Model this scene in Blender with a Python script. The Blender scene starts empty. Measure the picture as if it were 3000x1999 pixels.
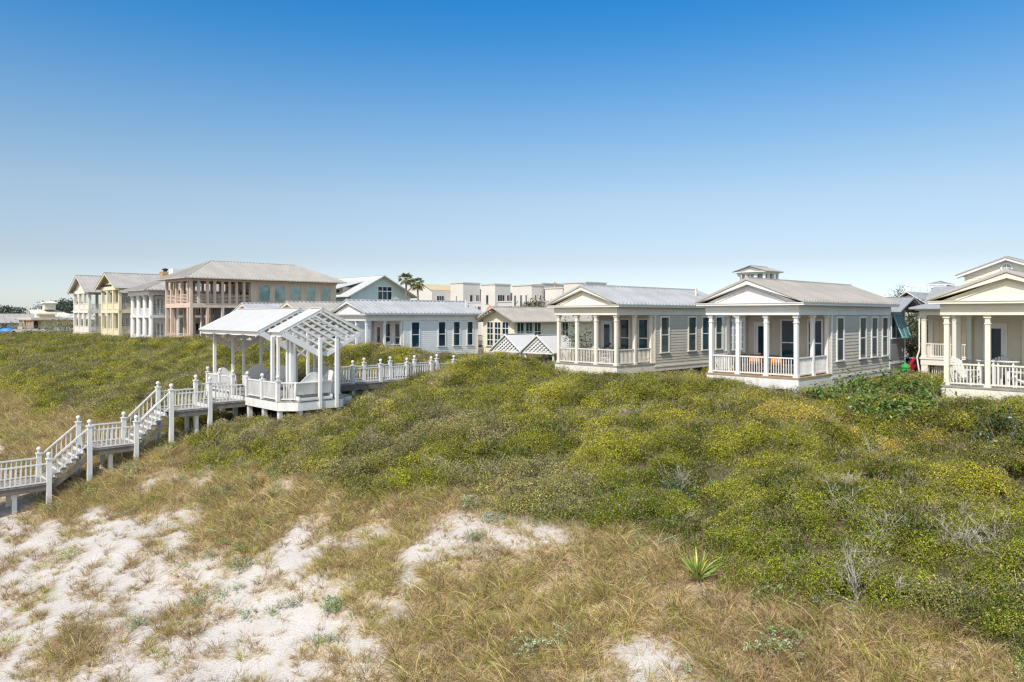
import bpy, bmesh, math, random
import numpy as np
from mathutils import Vector, Matrix
R = math.radians
rng = np.random.default_rng(11)
random.seed(11)
SC = bpy.context.scene
COL = SC.collection
ZC = 10.5                      # camera height above datum; heights below are given relative to the camera
CA, SA = 0.713, 0.701          # inland axis a = (CA, SA), along-shore axis b = (SA, -CA)
ROT = math.atan2(-CA, SA)      # turns local x to b, local y to a

def W(a, b, z=0.0):
    return Vector((a*CA + b*SA, a*SA - b*CA, z + ZC))

# ------------------------------------------------------------------ tags
def tag(o, label=None, cat=None, group=None, kind=None):
    if label: o['label'] = label
    if cat: o['category'] = cat
    if group: o['group'] = group
    if kind: o['kind'] = kind
    return o
def empty(name, loc, rz=ROT, label=None, cat=None, group=None):
    o = bpy.data.objects.new(name, None); COL.objects.link(o)
    o.location = loc; o.rotation_euler = (0, 0, rz); o.empty_display_size = .2
    return tag(o, label, cat, group)
def kids(o): return [c for c in bpy.data.objects if c.parent == o]
def copy_tree(o, parent=None):
    c = o.copy(); COL.objects.link(c)
    if parent is not None: c.parent = parent
    for ch in kids(o): copy_tree(ch, c)
    return c

# ------------------------------------------------------------------ mesh collector
class F:                        # a wall frame: origin, direction along the wall; outward is to the right
    def __init__(s, ox, oy, dx, dy):
        s.o = (ox, oy); s.d = (dx, dy); s.n = (dy, -dx)
    def p(s, u, v, w):
        return (s.o[0]+s.d[0]*u+s.n[0]*v, s.o[1]+s.d[1]*u+s.n[1]*v, w)
class MB:
    def __init__(s): s.v = []; s.f = []; s.xf = None
    def add(s, vs, fs):
        n = len(s.v)
        if s.xf: vs = [s.xf(p) for p in vs]
        s.v.extend(vs); s.f.extend([tuple(i+n for i in f) for f in fs]); return s
    def hexa(s, c):             # 8 corners: bottom loop then top loop
        return s.add(c, [(3,2,1,0),(4,5,6,7),(0,1,5,4),(1,2,6,5),(2,3,7,6),(3,0,4,7)])
    def box(s, x0, x1, y0, y1, z0, z1):
        return s.hexa([(x0,y0,z0),(x1,y0,z0),(x1,y1,z0),(x0,y1,z0),(x0,y0,z1),(x1,y0,z1),(x1,y1,z1),(x0,y1,z1)])
    def fbox(s, fr, u0, u1, v0, v1, w0, w1):
        return s.hexa([fr.p(u0,v0,w0),fr.p(u0,v1,w0),fr.p(u1,v1,w0),fr.p(u1,v0,w0),
                       fr.p(u0,v0,w1),fr.p(u0,v1,w1),fr.p(u1,v1,w1),fr.p(u1,v0,w1)])
    def beam(s, p, q, w, h, up=(0,0,1)):
        p = Vector(p); q = Vector(q); d = (q-p).normalized(); u = Vector(up)
        if abs(d.dot(u)) > .98: u = Vector((1,0,0))
        x = d.cross(u).normalized()*(w/2); y = x.normalized().cross(d)*(h/2)
        c = [tuple(e) for e in (p-x-y,p+x-y,p+x+y,p-x+y,q-x-y,q+x-y,q+x+y,q-x+y)]
        return s.add(c, [(3,2,1,0),(4,5,6,7),(0,1,5,4),(1,2,6,5),(2,3,7,6),(3,0,4,7)])
    def tube(s, p, q, r0, r1, n=8):
        p = Vector(p); q = Vector(q); d = (q-p).normalized()
        u = Vector((0,0,1)) if abs(d.z) < .95 else Vector((1,0,0))
        x = d.cross(u).normalized(); y = x.cross(d)
        vs = []
        for c, r in ((p,r0),(q,r1)):
            for k in range(n):
                t = 2*math.pi*k/n; vs.append(tuple(c + x*r*math.cos(t) + y*r*math.sin(t)))
        fs = [(k,(k+1)%n,n+(k+1)%n,n+k) for k in range(n)] + [tuple(range(n))[::-1], tuple(range(n,2*n))]
        return s.add(vs, fs)
    def lathe(s, c, prof, n=12):
        vs = []; m = len(prof)
        for r, z in prof:
            for k in range(n):
                t = 2*math.pi*k/n; vs.append((c[0]+r*math.cos(t), c[1]+r*math.sin(t), c[2]+z))
        fs = [(i*n+k, i*n+(k+1)%n, (i+1)*n+(k+1)%n, (i+1)*n+k) for i in range(m-1) for k in range(n)]
        fs += [tuple(range(n))[::-1], tuple(range((m-1)*n, m*n))]
        return s.add(vs, fs)
    def ball(s, c, r, n=10):
        return s.lathe(c, [(max(.001, r*math.sin(math.pi*i/6)), -r*math.cos(math.pi*i/6)) for i in range(7)], n)
    def prism(s, poly, axis, t0, t1):   # a 2-D polygon (u, w) swept along x or y
        n = len(poly)
        if axis == 'y': vs = [(u,t0,w) for u,w in poly]+[(u,t1,w) for u,w in poly]
        elif axis == 'x': vs = [(t0,u,w) for u,w in poly]+[(t1,u,w) for u,w in poly]
        else: vs = [(u,w,t0) for u,w in poly]+[(u,w,t1) for u,w in poly]
        return s.add(vs, [tuple(range(n)), tuple(range(n,2*n))[::-1]] + [(i,(i+1)%n,n+(i+1)%n,n+i) for i in range(n)])
    def siding(s, fr, u0, u1, w0, w1, h=.17, dep=.024):
        n = max(1, round((w1-w0)/h)); h = (w1-w0)/n
        for i in range(n):
            a, b = w0+i*h, w0+(i+1)*h
            vs = [fr.p(u0,0,a),fr.p(u1,0,a),fr.p(u1,dep,a),fr.p(u0,dep,a),fr.p(u0,0,b),fr.p(u1,0,b),fr.p(u1,.004,b),fr.p(u0,.004,b)]
            s.hexa(vs)
        return s
    def build(s, name, mat, parent=None, loc=(0,0,0), smooth=False, label=None):
        me = bpy.data.meshes.new(name); me.from_pydata(s.v, [], s.f)
        bm = bmesh.new(); bm.from_mesh(me); bmesh.ops.recalc_face_normals(bm, faces=bm.faces); bm.to_mesh(me); bm.free()
        if smooth: me.polygons.foreach_set('use_smooth', [True]*len(me.polygons))
        me.materials.append(mat)
        o = bpy.data.objects.new(name, me); COL.objects.link(o)
        if parent: o.parent = parent
        o.location = loc
        if label: o['label'] = label
        return o

# ------------------------------------------------------------------ materials
MATS = {}
def mat(name, col, rough=.6, metal=0., var=.12, scale=1.2, bump=0., bscale=30., spec=.5, streak=0.):
    m = bpy.data.materials.new(name); m.use_nodes = True
    nt = m.node_tree; bs = nt.nodes['Principled BSDF']
    bs.inputs['Roughness'].default_value = rough; bs.inputs['Metallic'].default_value = metal
    bs.inputs['Specular IOR Level'].default_value = spec
    tc = nt.nodes.new('ShaderNodeTexCoord')
    no = nt.nodes.new('ShaderNodeTexNoise'); no.inputs['Scale'].default_value = scale; no.inputs['Detail'].default_value = 6
    mp = nt.nodes.new('ShaderNodeMapping'); mp.inputs['Scale'].default_value = (1, 1, .35 if streak else 1)
    nt.links.new(tc.outputs['Object'], mp.inputs['Vector']); nt.links.new(mp.outputs[0], no.inputs['Vector'])
    cr = nt.nodes.new('ShaderNodeValToRGB'); cr.color_ramp.elements[0].position = .3; cr.color_ramp.elements[1].position = .7
    lo = tuple(c*(1-var) for c in col); hi = tuple(min(1, c*(1+var*.6)) for c in col)
    cr.color_ramp.elements[0].color = (*lo, 1); cr.color_ramp.elements[1].color = (*hi, 1)
    nt.links.new(no.outputs['Fac'], cr.inputs[0]); nt.links.new(cr.outputs[0], bs.inputs['Base Color'])
    if bump:
        n2 = nt.nodes.new('ShaderNodeTexNoise'); n2.inputs['Scale'].default_value = bscale; n2.inputs['Detail'].default_value = 4
        nt.links.new(tc.outputs['Object'], n2.inputs['Vector'])
        b = nt.nodes.new('ShaderNodeBump'); b.inputs['Strength'].default_value = bump; b.inputs['Distance'].default_value = .02
        nt.links.new(n2.outputs['Fac'], b.inputs['Height']); nt.links.new(b.outputs[0], bs.inputs['Normal'])
    MATS[name] = m
    return m
def glassmat(name, col, rough=.04, spec=.8):
    m = mat(name, col, rough, 0, .5, .9, spec=spec)
    return m
def plankmat(name, col, pitch=.14, axis='y', var=.25):
    m = mat(name, col, .75, 0, var, 2.5)
    nt = m.node_tree; bs = nt.nodes['Principled BSDF']
    tc = [n for n in nt.nodes if n.type == 'TEX_COORD'][0]
    sep = nt.nodes.new('ShaderNodeSeparateXYZ'); nt.links.new(tc.outputs['Object'], sep.inputs[0])
    d = nt.nodes.new('ShaderNodeMath'); d.operation = 'DIVIDE'; d.inputs[1].default_value = pitch
    nt.links.new(sep.outputs['Y' if axis == 'y' else 'X'], d.inputs[0])
    fl = nt.nodes.new('ShaderNodeMath'); fl.operation = 'FLOOR'; nt.links.new(d.outputs[0], fl.inputs[0])
    fr = nt.nodes.new('ShaderNodeMath'); fr.operation = 'FRACT'; nt.links.new(d.outputs[0], fr.inputs[0])
    wn = nt.nodes.new('ShaderNodeTexWhiteNoise'); wn.noise_dimensions = '1D'; nt.links.new(fl.outputs[0], wn.inputs['W'])
    lt = nt.nodes.new('ShaderNodeMath'); lt.operation = 'GREATER_THAN'; lt.inputs[1].default_value = .08; nt.links.new(fr.outputs[0], lt.inputs[0])
    mr = nt.nodes.new('ShaderNodeMapRange'); mr.inputs['To Min'].default_value = .7; mr.inputs['To Max'].default_value = 1.15
    nt.links.new(wn.outputs['Value'], mr.inputs['Value'])
    mu = nt.nodes.new('ShaderNodeMath'); mu.operation = 'MULTIPLY'; nt.links.new(mr.outputs[0], mu.inputs[0])
    m2 = nt.nodes.new('ShaderNodeMapRange'); m2.inputs['To Min'].default_value = .3; m2.inputs['To Max'].default_value = 1
    nt.links.new(lt.outputs[0], m2.inputs['Value']); nt.links.new(m2.outputs[0], mu.inputs[1])
    mx = nt.nodes.new('ShaderNodeMix'); mx.data_type = 'RGBA'; mx.blend_type = 'MULTIPLY'; mx.inputs[0].default_value = 1
    src = bs.inputs['Base Color'].links[0].from_socket
    nt.links.new(src, mx.inputs[6]); nt.links.new(mu.outputs[0], mx.inputs[7]); nt.links.new(mx.outputs[2], bs.inputs['Base Color'])
    return m

M_white  = mat('white_paint', (.68,.66,.64), .5, var=.06, streak=1)
M_white2 = mat('weathered_white_paint', (.64,.62,.60), .6, var=.12, scale=3, streak=1)
M_cream  = mat('cream_paint', (.70,.64,.55), .55, var=.06, streak=1)
M_ivory  = mat('ivory_paint', (.69,.65,.53), .55, var=.06, streak=1)
M_yellow = mat('pale_yellow_paint', (.68,.60,.41), .55, var=.08, streak=1)
M_grey1  = mat('stone_grey_siding', (.50,.455,.385), .65, var=.07)
M_taupe  = mat('taupe_siding', (.50,.445,.365), .65, var=.07)
M_blueg  = mat('pale_blue_siding', (.66,.65,.64), .6, var=.05)
M_teal   = mat('pale_teal_siding', (.52,.59,.58), .6, var=.06)
M_beiges = mat('beige_siding', (.60,.545,.43), .65, var=.07)
M_creams = mat('cream_siding', (.70,.62,.47), .65, var=.07)
M_dgrey  = mat('dark_grey_siding', (.21,.21,.22), .7, var=.1)
M_slate  = mat('slate_blue_siding', (.20,.24,.29), .65, var=.08)
M_roof   = mat('galvanised_roof', (.45,.41,.37), .5, .15, .14, .8, streak=0)
M_roofb  = mat('bright_galvanised_roof', (.48,.475,.48), .45, .2, .14, .8)
M_rooft  = mat('tan_grey_metal_roof', (.45,.41,.365), .5, .1, .12, .6)
M_roofd  = mat('grey_shingle_roof', (.30,.30,.31), .8, 0, .15, 3)
M_roofw  = mat('white_painted_roof', (.56,.54,.515), .5, 0, .05, 1)
M_wood   = mat('cedar_beige_timber', (.60,.455,.36), .75, var=.14, scale=2, streak=1)
M_woodd  = mat('weathered_grey_timber', (.16,.135,.115), .85, var=.3, scale=4)
M_deck   = plankmat('deck_planks', (.30,.265,.23), .14, 'y')
M_deckx  = plankmat('porch_planks', (.44,.29,.16), .10, 'y')
M_floorg = plankmat('grey_porch_planks', (.36,.33,.30), .10, 'y')
M_tan    = mat('unpainted_tan_board', (.56,.44,.27), .75, var=.2, scale=4)
M_glass  = glassmat('dark_window_glass', (.011,.036,.058), .05, .35)
M_glassb = glassmat('blue_window_glass', (.015,.05,.065), .05, .55)
M_glasst = glassmat('teal_reflection_glass', (.16,.28,.28), .05)  # light teal reflection put into the base colour of the panes
M_dark   = mat('shade_black', (.012,.011,.010), .9, var=.3)  # near-black colour standing for the shade inside open hollows
M_black  = mat('black_metal', (.03,.03,.03), .5, .3)
M_orange = mat('orange_cushion', (.75,.28,.03), .8, var=.1)
M_brownw = mat('brown_furniture_wood', (.14,.09,.055), .7, var=.25, scale=5)
M_greyw  = mat('grey_furniture_wood', (.22,.19,.16), .75, var=.25, scale=5)
M_stucco = mat('white_stucco', (.60,.55,.495), .85, var=.06, scale=.5)
M_stuccg = mat('pale_grey_stucco', (.52,.48,.46), .85, var=.06, scale=.5)
M_rust   = mat('rusty_metal', (.48,.31,.16), .8, .2, .6, 2)
M_red    = mat('red_car_paint', (.55,.015,.04), .25, 0, .05, spec=.7)
M_redum  = mat('red_canvas', (.66,.17,.13), .8)
M_green  = mat('green_canvas', (.03,.30,.06), .7)
M_blue   = mat('blue_tarp', (.06,.22,.62), .5)
M_rubber = mat('black_rubber', (.02,.02,.02), .8)
M_bark   = mat('palm_bark', (.22,.17,.12), .9, var=.3, scale=6)
M_twig   = mat('bleached_twig', (.40,.36,.31), .9, var=.25, scale=8)
M_shutter= mat('blue_shutter_paint', (.20,.42,.47), .5, var=.1)
M_curtain= mat('white_curtain', (.72,.70,.67), .9)

# ------------------------------------------------------------------ noise and terrain
def _hash(ix, iy, seed):
    h = (ix.astype(np.int64)*374761393 + iy.astype(np.int64)*668265263 + seed*1442695041) & 0x7fffffff
    h = ((h ^ (h >> 13))*1274126177) & 0x7fffffff
    return ((h ^ (h >> 16)) & 0xffff)/65535.0
def vnoise(x, y, seed=0):
    x = np.asarray(x, float); y = np.asarray(y, float)
    ix = np.floor(x); iy = np.floor(y); fx = x-ix; fy = y-iy
    fx = fx*fx*(3-2*fx); fy = fy*fy*(3-2*fy)
    a = _hash(ix,iy,seed); b = _hash(ix+1,iy,seed); c = _hash(ix,iy+1,seed); d = _hash(ix+1,iy+1,seed)
    return (a*(1-fx)+b*fx)*(1-fy)+(c*(1-fx)+d*fx)*fy
def fbm(x, y, s, o=4, seed=0):
    t = 0; amp = .5; n = 0
    x = np.asarray(x, float)/s; y = np.asarray(y, float)/s
    for k in range(o):
        t = t + amp*vnoise(x, y, seed+k*17); n += amp; amp *= .5; x = x*2.03+7.1; y = y*2.03+3.7
    return t/n
def sst(e0, e1, x):
    t = np.clip((x-e0)/(e1-e0), 0, 1); return t*t*(3-2*t)
PA = [-4000,-60,-12,0,4,8.6,12.4,16,18,24.5,31,36,60,120,5000]
PZ = [-11.6,-11.4,-11.0,-10.3,-9.75,-8.55,-7.35,-6.35,-5.95,-5.05,-4.0,-3.9,-4.7,-5.2,-5.4]
def gs(x, c, w): return np.exp(-((x-c)/w)**2)
def zt(a, b):
    a = np.asarray(a, float); b = np.asarray(b, float)
    z = np.interp(a, PA, PZ)
    z = z - .75*gs(b,-40.5,2.6)*sst(20,24,a)*(1-sst(31,35,a))
    z = z + 1.0*gs(b,-33.5,3.6)*gs(a,31,4.5)
    z = z + .75*gs(b,-47.5,5)*gs(a,31.5,4)
    z = z + .12*gs(b,-36,3.5)*gs(a,18.5,2.5)
    z = z + .55*gs(b,-70,16)*gs(a,32,5)
    z = z - .25*gs(b,-28,4)*gs(a,33,3)
    inl = sst(2,10,a)*(1-sst(36,44,a))*np.where(np.abs(b) < 250, 1, 0)
    z = z + inl*((fbm(a,b,9,3,5)-.5)*1.0 + (fbm(a,b,2.6,3,9)-.5)*.42)
    mid = sst(17.5,20,a)*(1-sst(29.5,32.5,a))*(1-gs(b,-40.5,6.5))*np.where(np.abs(b) < 160, 1, 0)
    z = z + mid*((fbm(a,b,4.5,2,15)-.5)*1.1 + .15)
    z = z + .15*gs(b,-19.5,3)*gs(a,30.5,2.2) + .18*gs(b,-7,4)*gs(a,31.2,2.2)
    return z
def zt1(a, b): return float(zt(np.array([a]), np.array([b]))[0])
def shrub_edge(a, b):
    e = np.interp(b, [-200,-66,-52,-41,-35,-29,-23,-16,-12.8,-9.5,-6.5,10], [13.2,13.4,14.6,15.6,14.6,14.5,15.4,16.9,17.9,16.5,15.5,15.5]) + (fbm(a,b,4,3,21)-.5)*4.0
    return sst(-.7, .9, a-e)
# ------------------------------------------------------------------ building helpers
def window(par, fr, u0, u1, w0, w1, h0, rows=2, cols=1, gl=None, fm=None, cas=.09, bars=.03):
    gl = gl or M_glass; fm = fm or M_white
    m = MB()
    m.fbox(fr,u0,u0+cas,-.02,.07,w0,w1); m.fbox(fr,u1-cas,u1,-.02,.07,w0,w1)
    m.fbox(fr,u0+cas,u1-cas,-.02,.068,w1-cas,w1); m.fbox(fr,u0-.05,u1+.05,-.02,.12,w0-.07,w0)
    for i in range(1, rows):
        w = w0+(w1-cas-w0)*i/rows; m.fbox(fr,u0+cas,u1-cas,-.02,.05,w-bars,w+bars)
    for i in range(1, cols):
        u = u0+cas+(u1-u0-2*cas)*i/cols; m.fbox(fr,u-bars*.9,u+bars*.9,-.02,.052,w0,w1-cas)
    o = m.build('window', fm, par, (0,0,h0))
    g = MB().fbox(fr,u0+cas*.8,u1-cas*.8,-.03,.03,w0+.01,w1-cas*.8)
    g.build('pane', gl, o)
    return o
def door(par, fr, u0, u1, w0, w1, h0, fm=None, gl=None):
    fm = fm or M_white
    m = MB(); c = .09
    m.fbox(fr,u0,u0+c,-.02,.08,w0,w1); m.fbox(fr,u1-c,u1,-.02,.08,w0,w1); m.fbox(fr,u0+c,u1-c,-.02,.078,w1-c,w1)
    m.fbox(fr,u0+c,u1-c,-.02,.045,w0,w1-c)
    o = m.build('door', fm, par, (0,0,h0))
    MB().fbox(fr,u0+c+.14,u1-c-.14,.0,.052,w0+.75,w1-c-.14).fbox(fr,u0+c+.14,u1-c-.14,.0,.052,w0+.2,w0+.58).build('door_glass', gl or M_glass, o)
    MB().fbox(fr,u1-c-.1,u1-c-.06,.04,.11,w0+.98,w0+1.12).build('handle', M_black, o)
    return o
def railing(par, p, q, z0, h0, mt, hgt=.9, sp=.125, bw=.032, low=.1, name='railing', dz=0.):
    # p, q: ends in plan; dz: rise from p to q
    m = MB(); L = math.hypot(q[0]-p[0], q[1]-p[1])
    P = lambda t, z: (p[0]+(q[0]-p[0])*t, p[1]+(q[1]-p[1])*t, z0+z+dz*t)
    m.beam(P(0,hgt-.03),P(1,hgt-.03),.09,.06); m.beam(P(0,low),P(1,low),.06,.06)
    n = max(1, round(L/sp))
    for i in range(1, n):
        t = i/n; x, y, z = P(t, low)
        m.box(x-bw/2,x+bw/2,y-bw/2,y+bw/2,z,z+hgt-low-.05)
    return m.build(name, mt, par, (0,0,h0))
def column(par, x, y, z0, z1, h0, mt, w=.175):
    m = MB(); s = w/2
    m.box(x-s,x+s,y-s,y+s,z0+.1,z1-.12); m.box(x-s-.035,x+s+.035,y-s-.035,y+s+.035,z0,z0+.1)
    m.box(x-s-.04,x+s+.04,y-s-.04,y+s+.04,z1-.12,z1-.004); m.box(x-s-.025,x+s+.025,y-s-.025,y+s+.025,z1-.36,z1-.32)
    return m.build('column', mt, par, (0,0,h0))
def gable_roof(m, x0, x1, y0, y1, ze, zr, th=.07, rib=.3, rh=.085, rw=.07):
    xm = (x0+x1)/2
    for xe in (x0, x1):
        m.hexa([(xe,y0,ze-th),(xm,y0,zr-th),(xm,y1,zr-th),(xe,y1,ze-th),(xe,y0,ze),(xm,y0,zr),(xm,y1,zr),(xe,y1,ze)])
        if rib:
            n = round((y1-y0)/rib)
            for i in range(n+1):
                y = y0+.03+(y1-y0-.06)*i/n
                m.hexa([(xe,y-rw/2,ze-.002),(xm,y-rw/2,zr-.002),(xm,y+rw/2,zr-.002),(xe,y+rw/2,ze-.002),
                        (xe,y-rw/2,ze+rh),(xm,y-rw/2,zr+rh),(xm,y+rw/2,zr+rh),(xe,y+rw/2,ze+rh)])
    if rib: m.box(xm-.09,xm+.09,y0,y1,zr+.0,zr+rh+.02)
    return m
def hip_roof(m, x0, x1, y0, y1, ze, zr, rib=.45, rh=.08, rw=.08, th=.1):
    # ridge along y; hip run equals the half width
    xm = (x0+x1)/2; hw = (x1-x0)/2
    ya, yb = y0+hw, y1-hw
    if yb < ya: ya = yb = (y0+y1)/2
    v = [(x0,y0,ze),(x1,y0,ze),(x1,y1,ze),(x0,y1,ze),(xm,ya,zr),(xm,yb,zr)]
    m.add(v, [(0,1,4),(1,2,5,4),(2,3,5),(3,0,4,5),(0,3,2,1)])
    m.box(x0,x1,y0,y1,ze-th,ze-.003)
    n = round((y1-y0)/rib)
    for i in range(1, n):
        y = y0+(y1-y0)*i/n; t = min(1, (y-y0)/max(.01,ya-y0), (y1-y)/max(.01,y1-yb))
        for xe in (x0, x1):
            xt = xe+(xm-xe)*t; zt_ = ze+(zr-ze)*t
            m.hexa([(xe,y-rw/2,ze),(xt,y-rw/2,zt_),(xt,y+rw/2,zt_),(xe,y+rw/2,ze),(xe,y-rw/2,ze+rh),(xt,y-rw/2,zt_+rh),(xt,y+rw/2,zt_+rh),(xe,y+rw/2,ze+rh)])
    n = round((x1-x0)/rib)
    for i in range(1, n):
        x = x0+(x1-x0)*i/n; t = 1-abs(x-xm)/hw
        for ye, yt0 in ((y0,ya),(y1,yb)):
            yt = ye+(yt0-ye)*t; zt_ = ze+(zr-ze)*t
            m.hexa([(x-rw/2,ye,ze),(x-rw/2,yt,zt_),(x+rw/2,yt,zt_),(x+rw/2,ye,ze),(x-rw/2,ye,ze+rh),(x-rw/2,yt,zt_+rh),(x+rw/2,yt,zt_+rh),(x+rw/2,ye,ze+rh)])
    for p, q in ((0,4),(1,4),(2,5),(3,5),(4,5)):
        m.beam(tuple(Vector(v[p])+Vector((0,0,.02))), tuple(Vector(v[q])+Vector((0,0,.02))), .14, .07)
    return m
def swapxy(p): return (p[1], p[0], p[2])

def cottage(name, label, cat, a, bl, zf, Wd=4.6, L=11.75, D=3.65, sid=None, trim=None, roof=None, wins=(), lwins=(), floor=None,
            front=True, skirt='plain', rib=.3, vent=None, ridge=1.64, group='cottages in a row along the dune', doormat=None, gl=None, h0=1.6):
    """porch cottage; (a, bl): its front left corner; zf: porch floor"""
    t = empty(name, W(a, bl, zf-h0), ROT, label, cat, group)
    H = 2.85; E = .45; e1 = .575; s = .42
    trim = trim or M_white; sid = sid or M_grey1; L_ = (0,0,h0)
    FF = F(0,D,1,0); FR = F(Wd,0,0,1); FL = F(0,L,0,-1); FB = F(Wd,L,-1,0)
    m = MB()                                                     # clapboard walls
    m.siding(FF,0,Wd,0,H); m.siding(FR,D,L,-.18,H); m.siding(FL,0,L-D,-.18,H); m.siding(FB,0,Wd,-.18,H)
    m.box(.01,Wd-.01,D+.01,L-.01,-.18,H+.3)
    m.build('wall', sid, t, L_)
    m = MB()                                                     # corner boards and water table
    for fr, u in ((FR,D),(FR,L-.12),(FL,0),(FL,L-D-.12)): m.fbox(fr,u,u+.12,.0,.04,-.16,H)
    m.fbox(FR,D,L,0,.055,-.26,-.16); m.fbox(FL,0,L-D,0,.055,-.26,-.16)
    m.build('corner_board', trim, t, L_)
    m = MB(); o = .06                                            # entablature ring
    for (x0,x1,y0,y1) in ((-o,Wd+o,-o,.3),(-o,Wd+o,L-.2,L+o),(-o,.3,.3,L-.2),(Wd-.3,Wd+o,.3,L-.2)):
        m.box(x0,x1,y0,y1,H,H+E)
    m.box(-o-.03,Wd+o+.03,-o-.03,.1,H+.24,H+.29); m.box(Wd-.1,Wd+o+.03,.1,L+o+.03,H+.24,H+.27)
    m.box(.3,Wd-.3,.3,D,H+.12,H+.16)
    m.build('entablature', trim, t, L_)
    m = MB()                                                     # cornice slab and pediment
    m.box(-s,Wd+s,-.36,L+.3,H+E,H+e1-.03); m.box(-s-.03,Wd+s+.03,-.39,L+.3,H+e1-.03,H+e1)
    m.build('cornice', trim, t, L_)
    zr = H+ridge; zb = H+e1; xm = Wd/2
    m = MB()
    k = (zr-zb)/(xm+s)
    ins = .12
    m.prism([(-s+.35,zb-.01),(Wd+s-.35,zb-.01),(xm,zr-.16)],'y',-.06,.0)
    c0 = .95; m.prism([(-s+c0,zb-.01),(Wd+s-c0,zb-.01),(xm,zb+(xm+s-c0)*k)],'y',-.11,-.06)
    m.build('tympanum', trim, t, L_)
    MB().prism([(-s+.4,zb-.01),(Wd+s-.4,zb-.01),(xm,zr-.16)],'y',L-.05,L+.02).build('rear_gable', trim, t, L_)
    m = MB()
    for sg in (-1, 1):
        xe = xm+sg*(xm+s)
        for (y0,y1,d0,d1) in ((-.38,-.06,.0,.20),(-.11,-.085,.74*0+.30,.36)):
            if d0 == .0:
                m.hexa([(xe,y0,zb-.0),(xm,y0,zr-.20),(xm,y1,zr-.20),(xe,y1,zb-.0),(xe,y0,zb+.02),(xm,y0,zr-.005),(xm,y1,zr-.005),(xe,y1,zb+.02)])
    for sg in (-1, 1):
        xa = xm+sg*(xm+s-c0)
        m.beam((xa,-.12,zb+.03),(xm,-.12,zb+(xm+s-c0)*k+.03),.05,.07,(0,1,0))
    m.build('raking_cornice', trim, t, L_)
    m = MB(); gable_roof(m,-s-.04,Wd+s+.04,-.42,L+.34,zb+.035,zr+.05,.035,rib)
    m.build('roof', roof or M_roof, t, L_)
    if vent is not None:
        vx, vy = vent; m = MB().tube((vx,vy,zb+.2),(vx,vy,zr+.12),.06,.06,10).tube((vx,vy,zr+.12),(vx,vy,zr+.2),.085,.085,10)
        m.build('vent_pipe', trim, t, L_)
    m = MB().box(-.06,Wd+.06,-.06,D,-.07,0)
    m.build('porch_floor', floor or M_deckx, t, L_)
    cols = [0,1/3,2/3,1]
    ci = .14
    xs = [ci+(Wd-2*ci)*c for c in cols]
    for x in xs: column(t,x,ci,0,H,h0,trim)
    for x in (ci, Wd-ci):
        for y in (ci+(D-.2)*.5, D-.14): column(t,x,y,0,H,h0,trim,.165)
    for i in range(3): railing(t,(xs[i]+.12,ci),(xs[i+1]-.12,ci),0,h0,trim)
    for x in (ci, Wd-ci):
        ym = ci+(D-.2)*.5
        railing(t,(x,ci+.12),(x,ym-.11),0,h0,trim); railing(t,(x,ym+.11),(x,D-.25),0,h0,trim)
    if front:
        door(t,FF,.62,1.52,0,2.5,h0,doormat,gl)
        window(t,FF,2.05,2.85,.35,2.65,h0,2,1,gl,trim); window(t,FF,3.44,4.24,.35,2.65,h0,2,1,gl,trim)
    for (u0,u1,w0,w1,r,c) in wins: window(t,FR,u0,u1,w0,w1,h0,r,c,gl,trim)
    for (u0,u1,w0,w1,r,c) in lwins: window(t,FL,L-u1,L-u0,w0,w1,h0,r,c,gl,trim)
    m = MB()                                                     # rim beam and piers
    m.box(-.03,Wd+.03,-.03,.03,-.55,-.072); m.box(Wd-.03,Wd+.028,.03,D,-.5,-.072); m.box(-.028,.03,.03,D,-.5,-.072); m.box(-.02,.04,D,L,-.5,-.27); m.box(Wd-.04,Wd+.02,D,L,-.5,-.27); m.box(0,Wd,L-.06,L,-.5,-.27)
    m.build('rim_beam', trim, t, L_)
    for x in (.12, Wd*.5, Wd-.12):
        for y in (.12, D, (D+L)/2, L-.2): MB().box(x-.13,x+.13,y-.13,y+.13,-h0-.8,-.56 if y < .5 else -.28).build('pier', trim, t, L_)
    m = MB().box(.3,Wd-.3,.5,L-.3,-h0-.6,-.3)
    m.build('crawlspace', M_dark if skirt == 'open' else M_woodd, t, L_)  # solid fill; under an open skirt its near-black colour paints the shade
    if skirt == 'hatch':
        m = MB().box(.02,Wd*.64,-.02,.02,-h0-.6,-.552).box(Wd*.96,Wd+.02,-.02,.02,-h0-.6,-.552).box(Wd-.02,Wd+.02,.02,D+2,-h0-.6,-.502)
        m.build('skirting', trim, t, L_)
        FS = F(0,0,1,0)
        for u0, ang in ((Wd*.645,-.35),(Wd*.955,.35)):
            m = MB(); d = .42*(1 if ang < 0 else -1); y1 = -.3
            for i in range(9):
                z = -1.15+i*.062; m.beam((u0,-.02,z),(u0+d*.55,y1,z),.03,.045)
            m.beam((u0,-.02,-1.2),(u0,-.02,-.58),.05,.05); m.beam((u0+d*.55,y1,-1.2),(u0+d*.55,y1,-.58),.05,.05)
            m.build('louvred_hatch', trim, t, L_)
    elif skirt == 'plain':
        m = MB().box(.02,Wd-.02,-.015,.015,-h0-.6,-.552); m.build('skirting', trim, t, L_)
    return t

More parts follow.
